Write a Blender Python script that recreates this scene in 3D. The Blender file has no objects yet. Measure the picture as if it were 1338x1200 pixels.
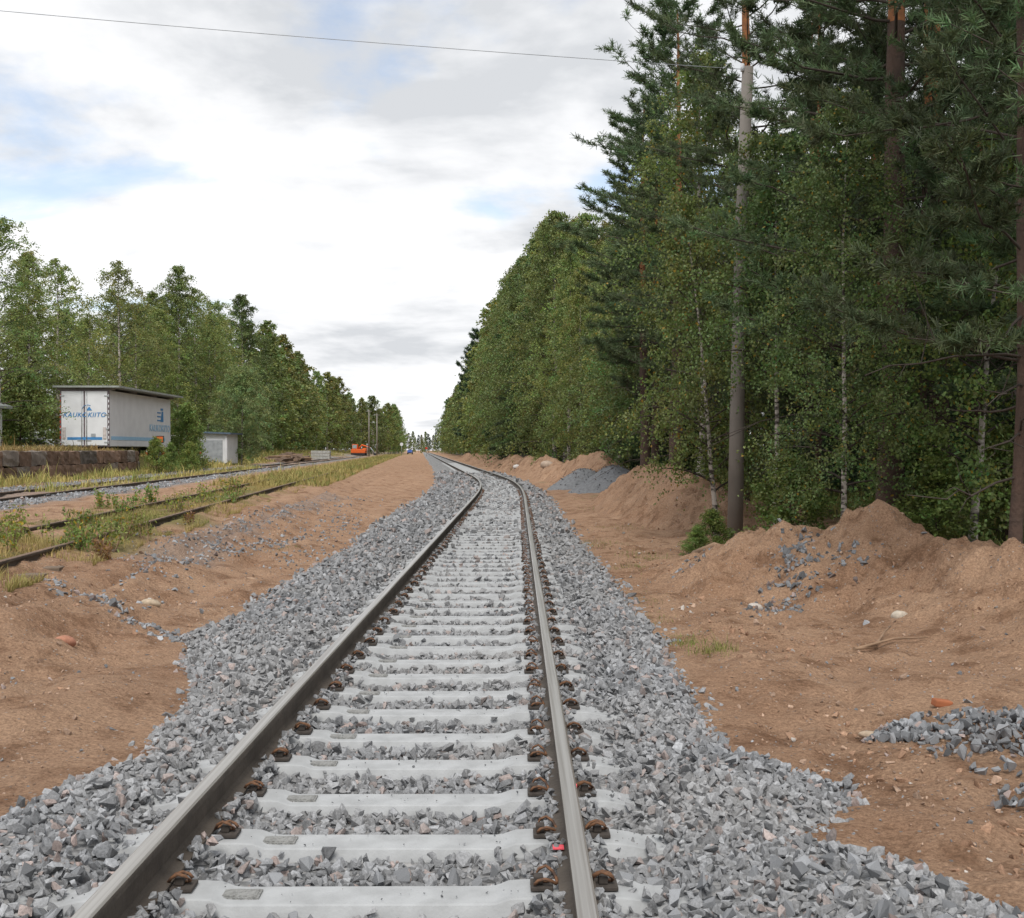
import bpy, bmesh, math, random
import numpy as np
from mathutils import Vector, Matrix, Euler
R = math.radians
rng = np.random.default_rng(7)
random.seed(7)
S = bpy.context.scene
COL = S.collection

# ------------------------------------------------------------------ camera, sky, sun, exposure
CAMZ = 1.68
cam_d = bpy.data.cameras.new('camera'); cam = bpy.data.objects.new('camera', cam_d); COL.objects.link(cam)
cam_d.sensor_width = 36; cam_d.lens = 36 * 1526 / 1338; cam_d.clip_end = 6000; cam_d.clip_start = 0.1
cam.location = (0, 0, CAMZ); cam.rotation_euler = (R(90 - 0.45), 0, 0)
S.camera = cam
SUN_EL, SUN_AZ = 55, 182          # azimuth clockwise from +Y (the way the camera looks)
W = bpy.data.worlds.new('World'); S.world = W; W.use_nodes = True
nt = W.node_tree; nt.nodes.clear()
def nn(t, tree=None, **kw):
    n = (tree or nt).nodes.new(t)
    for k, v in kw.items(): setattr(n, k, v)
    return n
def build_sky():
    L = nt.links.new
    out = nn('ShaderNodeOutputWorld'); mixs = nn('ShaderNodeMixShader')
    sky = nn('ShaderNodeTexSky', sky_type='NISHITA'); sky.sun_disc = False
    sky.sun_elevation = R(SUN_EL); sky.sun_rotation = R(SUN_AZ); sky.air_density = 1.0; sky.dust_density = 1.2
    bsky = nn('ShaderNodeBackground'); bsky.inputs[1].default_value = 0.11
    L(sky.outputs[0], bsky.inputs[0])
    tc = nn('ShaderNodeTexCoord'); sep = nn('ShaderNodeSeparateXYZ'); L(tc.outputs['Generated'], sep.inputs[0])
    def m(op, a, b=None):
        n = nn('ShaderNodeMath', operation=op)
        for i, s in enumerate((a, b)):
            if s is None: continue
            if isinstance(s, (int, float)): n.inputs[i].default_value = s
            else: L(s, n.inputs[i])
        return n.outputs[0]
    zz = m('ADD', m('MAXIMUM', sep.outputs[2], 0.0), 0.14)
    comb = nn('ShaderNodeCombineXYZ'); L(m('DIVIDE', sep.outputs[0], zz), comb.inputs[0]); L(m('DIVIDE', sep.outputs[1], zz), comb.inputs[1])
    comb.inputs[2].default_value = 25.9
    n1 = nn('ShaderNodeTexNoise'); n1.inputs['Scale'].default_value = 1.0; n1.inputs['Detail'].default_value = 10; n1.inputs['Roughness'].default_value = 0.55; n1.inputs['Distortion'].default_value = 0.25
    L(comb.outputs[0], n1.inputs['Vector'])
    cov = nn('ShaderNodeMapRange'); cov.interpolation_type = 'SMOOTHSTEP'
    cov.inputs[1].default_value = 0.36; cov.inputs[2].default_value = 0.47; cov.inputs[3].default_value = 0.38; L(n1.outputs[0], cov.inputs[0])
    n2 = nn('ShaderNodeTexNoise'); n2.inputs['Scale'].default_value = 1.35; n2.inputs['Detail'].default_value = 9; n2.inputs['Roughness'].default_value = 0.56; n2.inputs['Distortion'].default_value = 0.3
    mp = nn('ShaderNodeMapping'); mp.inputs['Location'].default_value = (4.2, 1.7, 2.0); L(comb.outputs[0], mp.inputs[0]); L(mp.outputs[0], n2.inputs['Vector'])
    n3 = nn('ShaderNodeTexNoise'); n3.inputs['Scale'].default_value = 5.0; n3.inputs['Detail'].default_value = 6; n3.inputs['Roughness'].default_value = 0.5; L(comb.outputs[0], n3.inputs['Vector'])
    cr = nn('ShaderNodeValToRGB'); L(m('ADD', n2.outputs[0], m('MULTIPLY', m('SUBTRACT', n3.outputs[0], 0.5), 0.28)), cr.inputs[0])
    e = cr.color_ramp.elements
    e[0].position = 0.34; e[0].color = (0.66, 0.68, 0.71, 1); e[1].position = 0.60; e[1].color = (1.05, 1.05, 1.06, 1); e2 = e.new(0.47); e2.color = (0.88, 0.89, 0.91, 1)
    bc = nn('ShaderNodeBackground'); bc.inputs[1].default_value = 0.58; L(cr.outputs[0], bc.inputs[0])
    L(cov.outputs[0], mixs.inputs[0]); L(bsky.outputs[0], mixs.inputs[1]); L(bc.outputs[0], mixs.inputs[2]); L(mixs.outputs[0], out.inputs[0])
build_sky()
sun_d = bpy.data.lights.new('sun', 'SUN'); sun = bpy.data.objects.new('sun', sun_d); COL.objects.link(sun)
sun_d.energy = 1.5; sun_d.angle = R(25); sun_d.color = (1.0, 0.96, 0.90)
sun.rotation_euler = Vector((-math.sin(R(SUN_AZ)) * math.cos(R(SUN_EL)), -math.cos(R(SUN_AZ)) * math.cos(R(SUN_EL)), -math.sin(R(SUN_EL)))).to_track_quat('-Z', 'Y').to_euler()
S.view_settings.view_transform = 'Standard'; S.view_settings.look = 'None'; S.view_settings.gamma = 1
S.view_settings.use_curve_mapping = False; S.view_settings.exposure = 0.9
S.cycles.max_bounces = 6; S.cycles.diffuse_bounces = 3; S.cycles.use_denoising = True

# ------------------------------------------------------------------ helpers
def tag(o, label=None, cat=None, group=None, kind=None):
    if label: o['label'] = label
    if cat: o['category'] = cat
    if group: o['group'] = group
    if kind: o['kind'] = kind
    return o
def empty(name, loc=(0, 0, 0), rz=0, parent=None):
    o = bpy.data.objects.new(name, None); COL.objects.link(o); o.location = loc; o.rotation_euler = (0, 0, rz)
    o.empty_display_size = 0.2
    if parent: o.parent = parent
    return o
def link(name, me, parent=None, loc=(0, 0, 0), rot=(0, 0, 0), sc=(1, 1, 1)):
    o = bpy.data.objects.new(name, me); COL.objects.link(o); o.location = loc; o.rotation_euler = rot; o.scale = sc
    if parent: o.parent = parent
    return o
def copy_tree(o, parent=None):
    c = o.copy(); COL.objects.link(c); c.parent = parent
    for ch in list(o.children): copy_tree(ch, c)
    return c
def mesh_np(name, V, F, mat, cols=None, smooth=False, midx=None):
    """V (n,3); F: (m,k) array or list of such arrays"""
    Fs = F if isinstance(F, list) else [F]
    Fs = [np.asarray(f, dtype=np.int32) for f in Fs if len(f)]
    me = bpy.data.meshes.new(name)
    V = np.ascontiguousarray(V, dtype=np.float32)
    me.vertices.add(len(V)); me.vertices.foreach_set('co', V.ravel())
    loops = np.concatenate([f.ravel() for f in Fs]); tot = np.concatenate([np.full(len(f), f.shape[1], np.int32) for f in Fs])
    me.loops.add(len(loops)); me.loops.foreach_set('vertex_index', loops)
    me.polygons.add(len(tot)); me.polygons.foreach_set('loop_start', np.concatenate([[0], np.cumsum(tot)[:-1]]).astype(np.int32))
    me.polygons.foreach_set('use_smooth', np.full(len(tot), bool(smooth)))
    if midx is not None: me.polygons.foreach_set('material_index', np.asarray(midx, np.int32))
    me.update(calc_edges=True)
    if cols is not None:
        a = me.color_attributes.new('col', 'FLOAT_COLOR', 'POINT')
        c = np.ones((len(V), 4), np.float32); c[:, :cols.shape[1]] = cols
        a.data.foreach_set('color', c.ravel())
    for mm in (mat if isinstance(mat, (list, tuple)) else [mat]): me.materials.append(mm)
    return me
class MB:
    """small mesh builder for hand-made parts"""
    def __init__(s): s.bm = bmesh.new(); s.mi = 0
    def box(s, c, d, rot=None, bev=0):
        r = bmesh.ops.create_cube(s.bm, size=1)
        vs = r['verts']
        M = Matrix.Translation(c) @ (rot.to_matrix().to_4x4() if rot else Matrix()) @ Matrix.Diagonal((*d, 1))
        bmesh.ops.transform(s.bm, matrix=M, verts=vs)
        fs = {f for v in vs for f in v.link_faces}
        for f in fs: f.material_index = s.mi
        if bev:
            es = list({e for v in vs for e in v.link_edges})
            bmesh.ops.bevel(s.bm, geom=es, offset=bev, segments=2, affect='EDGES', profile=0.6)
        return s
    def poly_prism(s, pts, axis, a0, a1):
        """closed outline pts (2D) extruded along axis ('x','y','z') from a0 to a1"""
        def mk(p, a): return {'x': (a, p[0], p[1]), 'y': (p[0], a, p[1]), 'z': (p[0], p[1], a)}[axis]
        A = [s.bm.verts.new(mk(p, a0)) for p in pts]; B = [s.bm.verts.new(mk(p, a1)) for p in pts]
        fs = [s.bm.faces.new(A), s.bm.faces.new(B[::-1])]
        n = len(pts)
        for i in range(n): fs.append(s.bm.faces.new((A[i], B[i], B[(i + 1) % n], A[(i + 1) % n])))
        for f in fs: f.material_index = s.mi
        return s
    def tube(s, pts, rad, sides=8, cap=True):
        pts = [Vector(p) for p in pts]; n = len(pts)
        rad = rad if isinstance(rad, (list, tuple)) else [rad] * n
        rings = []; up = Vector((0.3, 0.5, 0.8))
        for i, p in enumerate(pts):
            d = (pts[min(i + 1, n - 1)] - pts[max(i - 1, 0)]).normalized()
            if abs(d.dot(up)) > 0.98: up = Vector((1, 0, 0))
            a = d.cross(up).normalized(); b = d.cross(a); up = -b if False else up
            rings.append([s.bm.verts.new(p + (a * math.cos(t) + b * math.sin(t)) * rad[i]) for t in [2 * math.pi * k / sides for k in range(sides)]])
        for i in range(n - 1):
            for k in range(sides):
                f = s.bm.faces.new((rings[i][k], rings[i][(k + 1) % sides], rings[i + 1][(k + 1) % sides], rings[i + 1][k])); f.material_index = s.mi; f.smooth = True
        if cap:
            for rg in (rings[0][::-1], rings[-1]):
                f = s.bm.faces.new(rg); f.material_index = s.mi
        return s
    def mesh(s, name, mat):
        bmesh.ops.recalc_face_normals(s.bm, faces=s.bm.faces[:])
        me = bpy.data.meshes.new(name); s.bm.to_mesh(me); s.bm.free()
        for mm in (mat if isinstance(mat, (list, tuple)) else [mat]): me.materials.append(mm)
        return me
    def obj(s, name, mat, parent=None, **kw): return link(name, s.mesh(name, mat), parent, **kw)

# numpy noise
def _h(ix, iy, seed):
    n = (ix.astype(np.int64) * 374761393 + iy.astype(np.int64) * 668265263 + seed * 974634777) & 0xffffffff
    n = ((n ^ (n >> 13)) * 1274126177) & 0xffffffff
    return ((n ^ (n >> 16)) & 0xffff) / 65535.0
def vnoise(x, y, seed=0):
    x = np.asarray(x, float); y = np.asarray(y, float)
    ix = np.floor(x); iy = np.floor(y); fx = x - ix; fy = y - iy
    fx = fx * fx * (3 - 2 * fx); fy = fy * fy * (3 - 2 * fy)
    a = _h(ix, iy, seed); b = _h(ix + 1, iy, seed); c = _h(ix, iy + 1, seed); d = _h(ix + 1, iy + 1, seed)
    return (a + (b - a) * fx) * (1 - fy) + (c + (d - c) * fx) * fy - 0.5
def fbm(x, y, seed=0, oct=4):
    s = 0; a = 1.0
    for i in range(oct):
        s = s + a * vnoise(x * 2 ** i + 17.3 * i, y * 2 ** i - 9.1 * i, seed + i); a *= 0.5
    return s
def sst(a, b, x):
    t = np.clip((np.asarray(x, float) - a) / (b - a), 0, 1); return t * t * (3 - 2 * t)

# ------------------------------------------------------------------ materials
def mat(name): 
    m = bpy.data.materials.new(name); m.use_nodes = True
    b = m.node_tree.nodes['Principled BSDF']; return m, m.node_tree, b
def simple(name, col, rough=0.7, metal=0, noise=0.15, scale=8, bump=0.0, bscale=40, col2=None, spec=0.3, detail=4):
    m, t, b = mat(name); L = t.links.new
    b.inputs['Roughness'].default_value = rough; b.inputs['Metallic'].default_value = metal; b.inputs['Specular IOR Level'].default_value = spec
    tc = nn('ShaderNodeTexCoord', t); n = nn('ShaderNodeTexNoise', t); n.inputs['Scale'].default_value = scale; n.inputs['Detail'].default_value = detail
    L(tc.outputs['Object'], n.inputs['Vector'])
    cr = nn('ShaderNodeValToRGB', t); e = cr.color_ramp.elements
    c2 = col2 or tuple(max(0, c * (1 - noise * 2)) for c in col)
    e[0].position = 0.32; e[0].color = (*c2, 1); e[1].position = 0.62; e[1].color = (*col, 1)
    L(n.outputs[0], cr.inputs[0]); L(cr.outputs[0], b.inputs['Base Color'])
    if bump:
        n2 = nn('ShaderNodeTexNoise', t); n2.inputs['Scale'].default_value = bscale; n2.inputs['Detail'].default_value = 5; L(tc.outputs['Object'], n2.inputs['Vector'])
        bp = nn('ShaderNodeBump', t); bp.inputs['Strength'].default_value = bump; bp.inputs['Distance'].default_value = 0.02
        L(n2.outputs[0], bp.inputs['Height']); L(bp.outputs[0], b.inputs['Normal'])
    return m
def attr_mat(name, rough=0.85, spec=0.25, trans=0.0, grain=0.0, gscale=60, bump=0.0):
    """base colour comes from the piece's own colour attribute"""
    m, t, b = mat(name); L = t.links.new
    a = nn('ShaderNodeAttribute', t); a.attribute_name = 'col'
    src = a.outputs['Color']
    tc = nn('ShaderNodeTexCoord', t)
    if grain:
        n = nn('ShaderNodeTexNoise', t); n.inputs['Scale'].default_value = gscale; n.inputs['Detail'].default_value = 5; n.inputs['Roughness'].default_value = 0.7; L(tc.outputs['Object'], n.inputs['Vector'])
        mr = nn('ShaderNodeMapRange', t); mr.inputs[1].default_value = 0.3; mr.inputs[2].default_value = 0.7; mr.inputs[3].default_value = 1 - grain; mr.inputs[4].default_value = 1 + grain; L(n.outputs[0], mr.inputs[0])
        mx = nn('ShaderNodeMix', t, data_type='RGBA', blend_type='MULTIPLY'); mx.inputs[0].default_value = 1; L(src, mx.inputs[6]); L(mr.outputs[0], mx.inputs[7]); src = mx.outputs[2]
        if bump:
            bp = nn('ShaderNodeBump', t); bp.inputs['Strength'].default_value = bump; bp.inputs['Distance'].default_value = 0.008; L(n.outputs[0], bp.inputs['Height']); L(bp.outputs[0], b.inputs['Normal'])
    L(src, b.inputs['Base Color']); b.inputs['Roughness'].default_value = rough; b.inputs['Specular IOR Level'].default_value = spec
    if trans:
        oi = nn('ShaderNodeObjectInfo', t)
        hs = nn('ShaderNodeHueSaturation', t)
        mr = nn('ShaderNodeMapRange', t); mr.inputs[3].default_value = 0.75; mr.inputs[4].default_value = 1.25; L(oi.outputs['Random'], mr.inputs[0]); L(mr.outputs[0], hs.inputs['Value'])
        mh = nn('ShaderNodeMapRange', t); mh.inputs[3].default_value = 0.485; mh.inputs[4].default_value = 0.515; L(oi.outputs['Random'], mh.inputs[0]); L(mh.outputs[0], hs.inputs['Hue'])
        L(src, hs.inputs['Color']); src = hs.outputs[0]; L(src, b.inputs['Base Color'])
        tr = nn('ShaderNodeBsdfTranslucent', t); L(src, tr.inputs[0])
        ms = nn('ShaderNodeMixShader', t); ms.inputs[0].default_value = trans
        L(b.outputs[0], ms.inputs[1]); L(tr.outputs[0], ms.inputs[2]); L(ms.outputs[0], t.nodes['Material Output'].inputs[0])
    return m
M_leaf = attr_mat('leaf', rough=0.5, spec=0.4, trans=0.34)
M_needle = attr_mat('needle', rough=0.6, spec=0.3, trans=0.25)
M_stone = attr_mat('crushed_stone', rough=0.9, spec=0.2, grain=0.35, gscale=90, bump=0.4)
M_grass = attr_mat('grass_blade', rough=0.7, spec=0.2, trans=0.25)
M_block = attr_mat('granite_block', rough=0.9, spec=0.2, grain=0.4, gscale=3.0, bump=0.3)
M_bark = simple('pine_bark', (0.10, 0.065, 0.05), 0.95, scale=6, bump=0.8, bscale=25, col2=(0.07, 0.05, 0.04))
M_barkred = simple('red_pine_bark', (0.36, 0.15, 0.06), 0.9, scale=7, bump=0.6, bscale=25, col2=(0.19, 0.09, 0.05))
M_deadwood = simple('dead_branch', (0.075, 0.06, 0.05), 0.95, scale=9)
M_steel = simple('worn_rail_head', (0.40, 0.385, 0.36), 0.34, metal=0.5, scale=3, col2=(0.26, 0.24, 0.215), spec=0.5)
def streaked(m):
    t = m.node_tree; n = [q for q in t.nodes if q.type == 'TEX_NOISE'][0]; tc = [q for q in t.nodes if q.type == 'TEX_COORD'][0]
    mp = nn('ShaderNodeMapping', t); mp.inputs['Scale'].default_value = (60, .5, 30); t.links.new(tc.outputs['Object'], mp.inputs[0]); t.links.new(mp.outputs[0], n.inputs['Vector']); n.inputs['Scale'].default_value = 1.0
streaked(M_steel)
M_rust = simple('rusted_rail_side', (0.105, 0.088, 0.072), 0.8, metal=0.1, scale=5, col2=(0.065, 0.054, 0.045), bump=0.3)
M_oldrail = simple('old_rail_rust', (0.20, 0.13, 0.09), 0.8, scale=4, col2=(0.11, 0.08, 0.06))
M_clip = simple('rusty_clip', (0.19, 0.095, 0.05), 0.75, metal=0.2, scale=30, col2=(0.07, 0.045, 0.035))
M_cast = simple('cast_iron', (0.065, 0.055, 0.048), 0.8, scale=20)
M_conc = simple('sleeper_concrete', (0.385, 0.395, 0.40), 0.9, scale=7, col2=(0.30, 0.307, 0.31), bump=0.15, bscale=80, detail=8)
M_mark = simple('cast_mark_concrete', (0.32, 0.32, 0.31), 0.95, scale=60, bump=0.8, bscale=120, col2=(0.22, 0.22, 0.21))
M_wood = simple('weathered_wood', (0.25, 0.225, 0.20), 0.95, scale=1.2, bump=0.3, bscale=30, col2=(0.20, 0.18, 0.16))
M_tie = simple('old_sleeper_wood', (0.20, 0.15, 0.11), 0.95, scale=4, bump=0.5, bscale=30)
M_white = simple('white_panel', (0.66, 0.67, 0.69), 0.45, scale=1.5, noise=0.05, spec=0.4)
M_blue = simple('blue_print', (0.06, 0.22, 0.46), 0.5, noise=0.05)
M_pale = simple('pale_blue_print', (0.30, 0.50, 0.68), 0.5, noise=0.05)
M_dark = simple('dark_rubber', (0.03, 0.03, 0.032), 0.8)
M_galv = simple('galvanised', (0.42, 0.44, 0.45), 0.5, metal=0.4, scale=6)
M_roof = simple('roof_sheet', (0.30, 0.32, 0.30), 0.6, scale=5)
M_grey = simple('grey_paint', (0.33, 0.35, 0.37), 0.6, scale=3)
M_red = simple('red_paint', (0.55, 0.06, 0.03), 0.5)
M_orange = simple('orange_paint', (0.75, 0.14, 0.03), 0.5)
M_glass, _t, _b = mat('window_glass'); _b.inputs['Base Color'].default_value = (0.05, 0.06, 0.07, 1); _b.inputs['Roughness'].default_value = 0.08
M_pink = simple('pink_marker_paint', (0.80, 0.10, 0.13), 0.7, noise=0.1)
M_slab = simple('grey_concrete', (0.42, 0.42, 0.40), 0.9, scale=4)
M_stick = simple('bare_stick', (0.30, 0.20, 0.13), 0.9)
M_brickfrag = simple('brick_fragment', (0.36, 0.13, 0.06), 0.9)
M_birch = None
def birch_bark():
    m, t, b = mat('birch_bark'); L = t.links.new
    tc = nn('ShaderNodeTexCoord', t); mp = nn('ShaderNodeMapping', t); mp.inputs['Scale'].default_value = (3, 3, 9); L(tc.outputs['Object'], mp.inputs[0])
    n = nn('ShaderNodeTexNoise', t); n.inputs['Scale'].default_value = 1.4; n.inputs['Detail'].default_value = 4; L(mp.outputs[0], n.inputs['Vector'])
    cr = nn('ShaderNodeValToRGB', t); e = cr.color_ramp.elements; e[0].position = 0.40; e[0].color = (0.05, 0.04, 0.035, 1); e[1].position = 0.54; e[1].color = (0.46, 0.41, 0.36, 1)
    L(n.outputs[0], cr.inputs[0]); L(cr.outputs[0], b.inputs['Base Color']); b.inputs['Roughness'].default_value = 0.8
    return m
M_birch = birch_bark()

def ground_material():
    m, t, b = mat('sandy_soil'); L = t.links.new
    geo = nn('ShaderNodeNewGeometry', t); P = geo.outputs['Position']
    def noise(scale, det=6, rough=0.6):
        n = nn('ShaderNodeTexNoise', t); n.inputs['Scale'].default_value = scale; n.inputs['Detail'].default_value = det; n.inputs['Roughness'].default_value = rough; L(P, n.inputs['Vector']); return n.outputs[0]
    def ramp(src, p0, c0, p1, c1):
        cr = nn('ShaderNodeValToRGB', t); e = cr.color_ramp.elements; e[0].position = p0; e[0].color = (*c0, 1); e[1].position = p1; e[1].color = (*c1, 1); L(src, cr.inputs[0]); return cr.outputs[0]
    def mix(f, a, c, bt='MIX'):
        x = nn('ShaderNodeMix', t, data_type='RGBA', blend_type=bt)
        if isinstance(f, float): x.inputs[0].default_value = f
        else: L(f, x.inputs[0])
        L(a, x.inputs[6]); L(c, x.inputs[7]); return x.outputs[2]
    soil = ramp(noise(0.9), 0.30, (0.345, 0.213, 0.137), 0.70, (0.46, 0.307, 0.207))
    damp = ramp(noise(2.6, 8, 0.65), 0.36, (0.62, 0.57, 0.54), 0.50, (1, 1, 1))
    soil = mix(1.0, soil, damp, 'MULTIPLY')
    grit = ramp(noise(45, 8, 0.8), 0.34, (0.52, 0.49, 0.47), 0.66, (1.36, 1.35, 1.33))
    soil = mix(1.0, soil, grit, 'MULTIPLY')
    v = nn('ShaderNodeTexVoronoi', t); v.inputs['Scale'].default_value = 28; L(P, v.inputs['Vector'])
    sepc = nn('ShaderNodeSeparateColor', t); L(v.outputs['Color'], sepc.inputs[0])
    th = nn('ShaderNodeMath', t, operation='GREATER_THAN'); th.inputs[1].default_value = 0.86; L(sepc.outputs[0], th.inputs[0])
    ds = nn('ShaderNodeMath', t, operation='LESS_THAN'); ds.inputs[1].default_value = 0.26; L(v.outputs['Distance'], ds.inputs[0])
    pb = nn('ShaderNodeMath', t, operation='MULTIPLY'); L(th.outputs[0], pb.inputs[0]); L(ds.outputs[0], pb.inputs[1])
    peb = ramp(sepc.outputs[1], 0.1, (0.20, 0.18, 0.17), 0.9, (0.50, 0.42, 0.36))
    soil = mix(pb.outputs[0], soil, peb)
    grass = ramp(noise(1.4), 0.32, (0.10, 0.115, 0.035), 0.68, (0.27, 0.22, 0.085))
    forest = ramp(noise(1.1), 0.32, (0.045, 0.055, 0.022), 0.70, (0.11, 0.105, 0.045))
    gravel = ramp(noise(24, 3), 0.35, (0.13, 0.133, 0.137), 0.65, (0.29, 0.29, 0.29))
    a = nn('ShaderNodeAttribute', t); a.attribute_name = 'col'; sc = nn('ShaderNodeSeparateColor', t); L(a.outputs['Color'], sc.inputs[0])
    c = mix(sc.outputs[0], soil, grass); c = mix(sc.outputs[1], c, forest); c = mix(sc.outputs[2], c, gravel)
    L(c, b.inputs['Base Color']); b.inputs['Roughness'].default_value = 0.95; b.inputs['Specular IOR Level'].default_value = 0.1
    ad = nn('ShaderNodeMath', t, operation='ADD'); L(noise(16, 10, 0.78), ad.inputs[0])
    m2 = nn('ShaderNodeMath', t, operation='MULTIPLY'); m2.inputs[1].default_value = 0.25; L(pb.outputs[0], m2.inputs[0]); L(m2.outputs[0], ad.inputs[1])
    vc = nn('ShaderNodeTexVoronoi', t); vc.feature = 'SMOOTH_F1'; vc.inputs['Scale'].default_value = 11; vc.inputs['Detail'].default_value = 2.5; vc.inputs['Roughness'].default_value = 0.7; L(P, vc.inputs['Vector'])
    mv = nn('ShaderNodeMath', t, operation='MULTIPLY'); mv.inputs[1].default_value = -0.55; L(vc.outputs['Distance'], mv.inputs[0])
    ad2 = nn('ShaderNodeMath', t, operation='ADD'); L(ad.outputs[0], ad2.inputs[0]); L(mv.outputs[0], ad2.inputs[1]); ad = ad2
    bp = nn('ShaderNodeBump', t); bp.inputs['Strength'].default_value = 0.85; bp.inputs['Distance'].default_value = 0.075; L(ad.outputs[0], bp.inputs['Height']); L(bp.outputs[0], b.inputs['Normal'])
    return m
M_soil = ground_material()
def bed_material():
    m, t, b = mat('ballast_gravel'); L = t.links.new
    geo = nn('ShaderNodeNewGeometry', t)
    v = nn('ShaderNodeTexVoronoi', t); v.inputs['Scale'].default_value = 19; L(geo.outputs['Position'], v.inputs['Vector'])
    s = nn('ShaderNodeSeparateColor', t); L(v.outputs['Color'], s.inputs[0])
    cr = nn('ShaderNodeValToRGB', t); e = cr.color_ramp.elements; e[0].position = 0; e[0].color = (0.13, 0.135, 0.14, 1); e[1].position = 1; e[1].color = (0.32, 0.315, 0.31, 1); L(s.outputs[0], cr.inputs[0])
    L(cr.outputs[0], b.inputs['Base Color']); b.inputs['Roughness'].default_value = 0.95
    bp = nn('ShaderNodeBump', t); bp.invert = True; bp.inputs['Strength'].default_value = 1; bp.inputs['Distance'].default_value = 0.04; L(v.outputs['Distance'], bp.inputs['Height']); L(bp.outputs[0], b.inputs['Normal'])
    return m
M_bed = bed_material()

# ------------------------------------------------------------------ plan of the place
_ty = np.arange(-10, 1200, 0.5)
_hd = np.where(_ty < 33, 0.005, 0.005 - 0.083 * sst(33, 72, _ty))
_tx = np.cumsum(_hd) * 0.5; _tx = _tx - np.interp(4.0, _ty, _tx) - 0.555
def xc(y): return np.interp(y, _ty, _tx)                 # centre line of the new track
def heading(y): return float(np.interp(y, _ty, _hd))
def xB(y): return -5.62 - 0.0835 * np.asarray(y, float)  # overgrown siding
def xC(y): return -11.97 - 0.0835 * np.asarray(y, float) # yard track with gravel shoulders
def xW(y): return -15.5 - 0.0835 * np.asarray(y, float)  # face of the stone platform
PLAT_END = 66.0
Ry, Rt = [3, 4, 4.7, 4.95, 5.26, 5.7, 6.3, 6.6, 8, 10.5, 18, 27, 50, 344, 1200], [3.0, 2.9, 2.62, 2.35, 2.06, 2.32, 2.36, 1.94, 2.0, 2.1, 1.98, 1.85, 1.9, 2.0, 2.0]
Ly, Lt = [3, 5, 5.8, 6.5, 7.94, 9.0, 9.9, 10.7, 11.3, 12.8, 20.6, 26.6, 43.8, 85, 344, 1200], [2.3, 2.15, 2.0, 1.78, 1.95, 2.2, 2.5, 2.8, 2.55, 2.65, 2.6, 2.85, 3.1, 2.8, 3.0, 3.0]
def redge(y): return np.interp(y, Ry, Rt) + 0.12 * vnoise(np.asarray(y) * 1.7, np.asarray(y) * 0, 5)
def ledge(y): return np.interp(y, Ly, Lt) + 0.15 * vnoise(np.asarray(y) * 1.5, np.asarray(y) * 0, 9)
def base_z(x, y):
    x = np.asarray(x, float); y = np.asarray(y, float)
    t = x - xc(y); z = np.full(np.broadcast(x, y).shape, -0.10)
    tb = xB(y) + 1.0 - xc(y)
    z = z + 0.36 * sst(0, 1, (t + 2.4) / np.minimum(tb + 2.4, -0.5)) * (t < -2.4)
    s = xB(y) - x
    far = sst(60, 150, y)
    z = z + sst(8.6, 15, s) * (0.55 + 0.45 * far) * sst(PLAT_END - 3, PLAT_END + 8, y) + 0.10 * sst(7.5, 9.5, s)
    z = z + sst(15, 40, s) * 0.4
    z = np.where((x < xW(y) - 0.45), np.maximum(z, 1.62 - 1.0 * sst(PLAT_END - 1.2, PLAT_END + 9, y)), z)
    z = z + 0.42 * sst(3.4, 7.0, t) * sst(3, 12, y) + 0.5 * sst(9, 60, t)
    return z
def gz(x, y, fine=True):
    x = np.asarray(x, float); y = np.asarray(y, float)
    z = base_z(x, y); t = x - xc(y); dirt = sst(1.9, 2.7, np.abs(t + 0.2))
    z = z + dirt * (0.10 * fbm(x / 1.7, y / 1.7, 3, 3) + 0.07 * fbm(x / 0.5, y / 0.5, 11, 3))
    if fine: z = z + dirt * (0.03 - 0.11 * np.abs(vnoise(x / 0.4, y / 0.4, 23))) * (1 - sst(25, 60, y))
    if fine: z = z + dirt * 0.065 * fbm(x / 0.22, y / 0.22, 21, 3) * (1 - sst(25, 60, y))
    # wheel ruts along the yard road and the heaped edge by the ballast, left
    q = x - (-3.75 - 0.07 * y)
    for c0, dep, wd in ((0.0, 0.11, 0.16), (-1.55, 0.12, 0.16), (0.32, -0.05, 0.14), (-1.22, -0.05, 0.14), (-0.75, 0.04, 0.3), (0.95, 0.06, 0.18)):
        z = z - dep * np.exp(-((q - c0 - 0.25 * vnoise(y / 6, y * 0, 31)) / wd) ** 2) * sst(8, 12, y) * (1 - sst(60, 120, y))
    z = z + 0.22 * np.exp(-((x + 4.75) / 0.95) ** 2 - ((y - 10.3) / 0.9) ** 2) + 0.16 * np.exp(-((x + 3.0) / 0.5) ** 2 - ((y - 8.0) / 0.9) ** 2)
    z = z + 0.10 * np.exp(-((x - 2.0) / 0.5) ** 2 - ((y - 9.3) / 0.7) ** 2)
    return z
GZ = lambda x, y: float(gz(np.array([x]), np.array([y]))[0])

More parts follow.
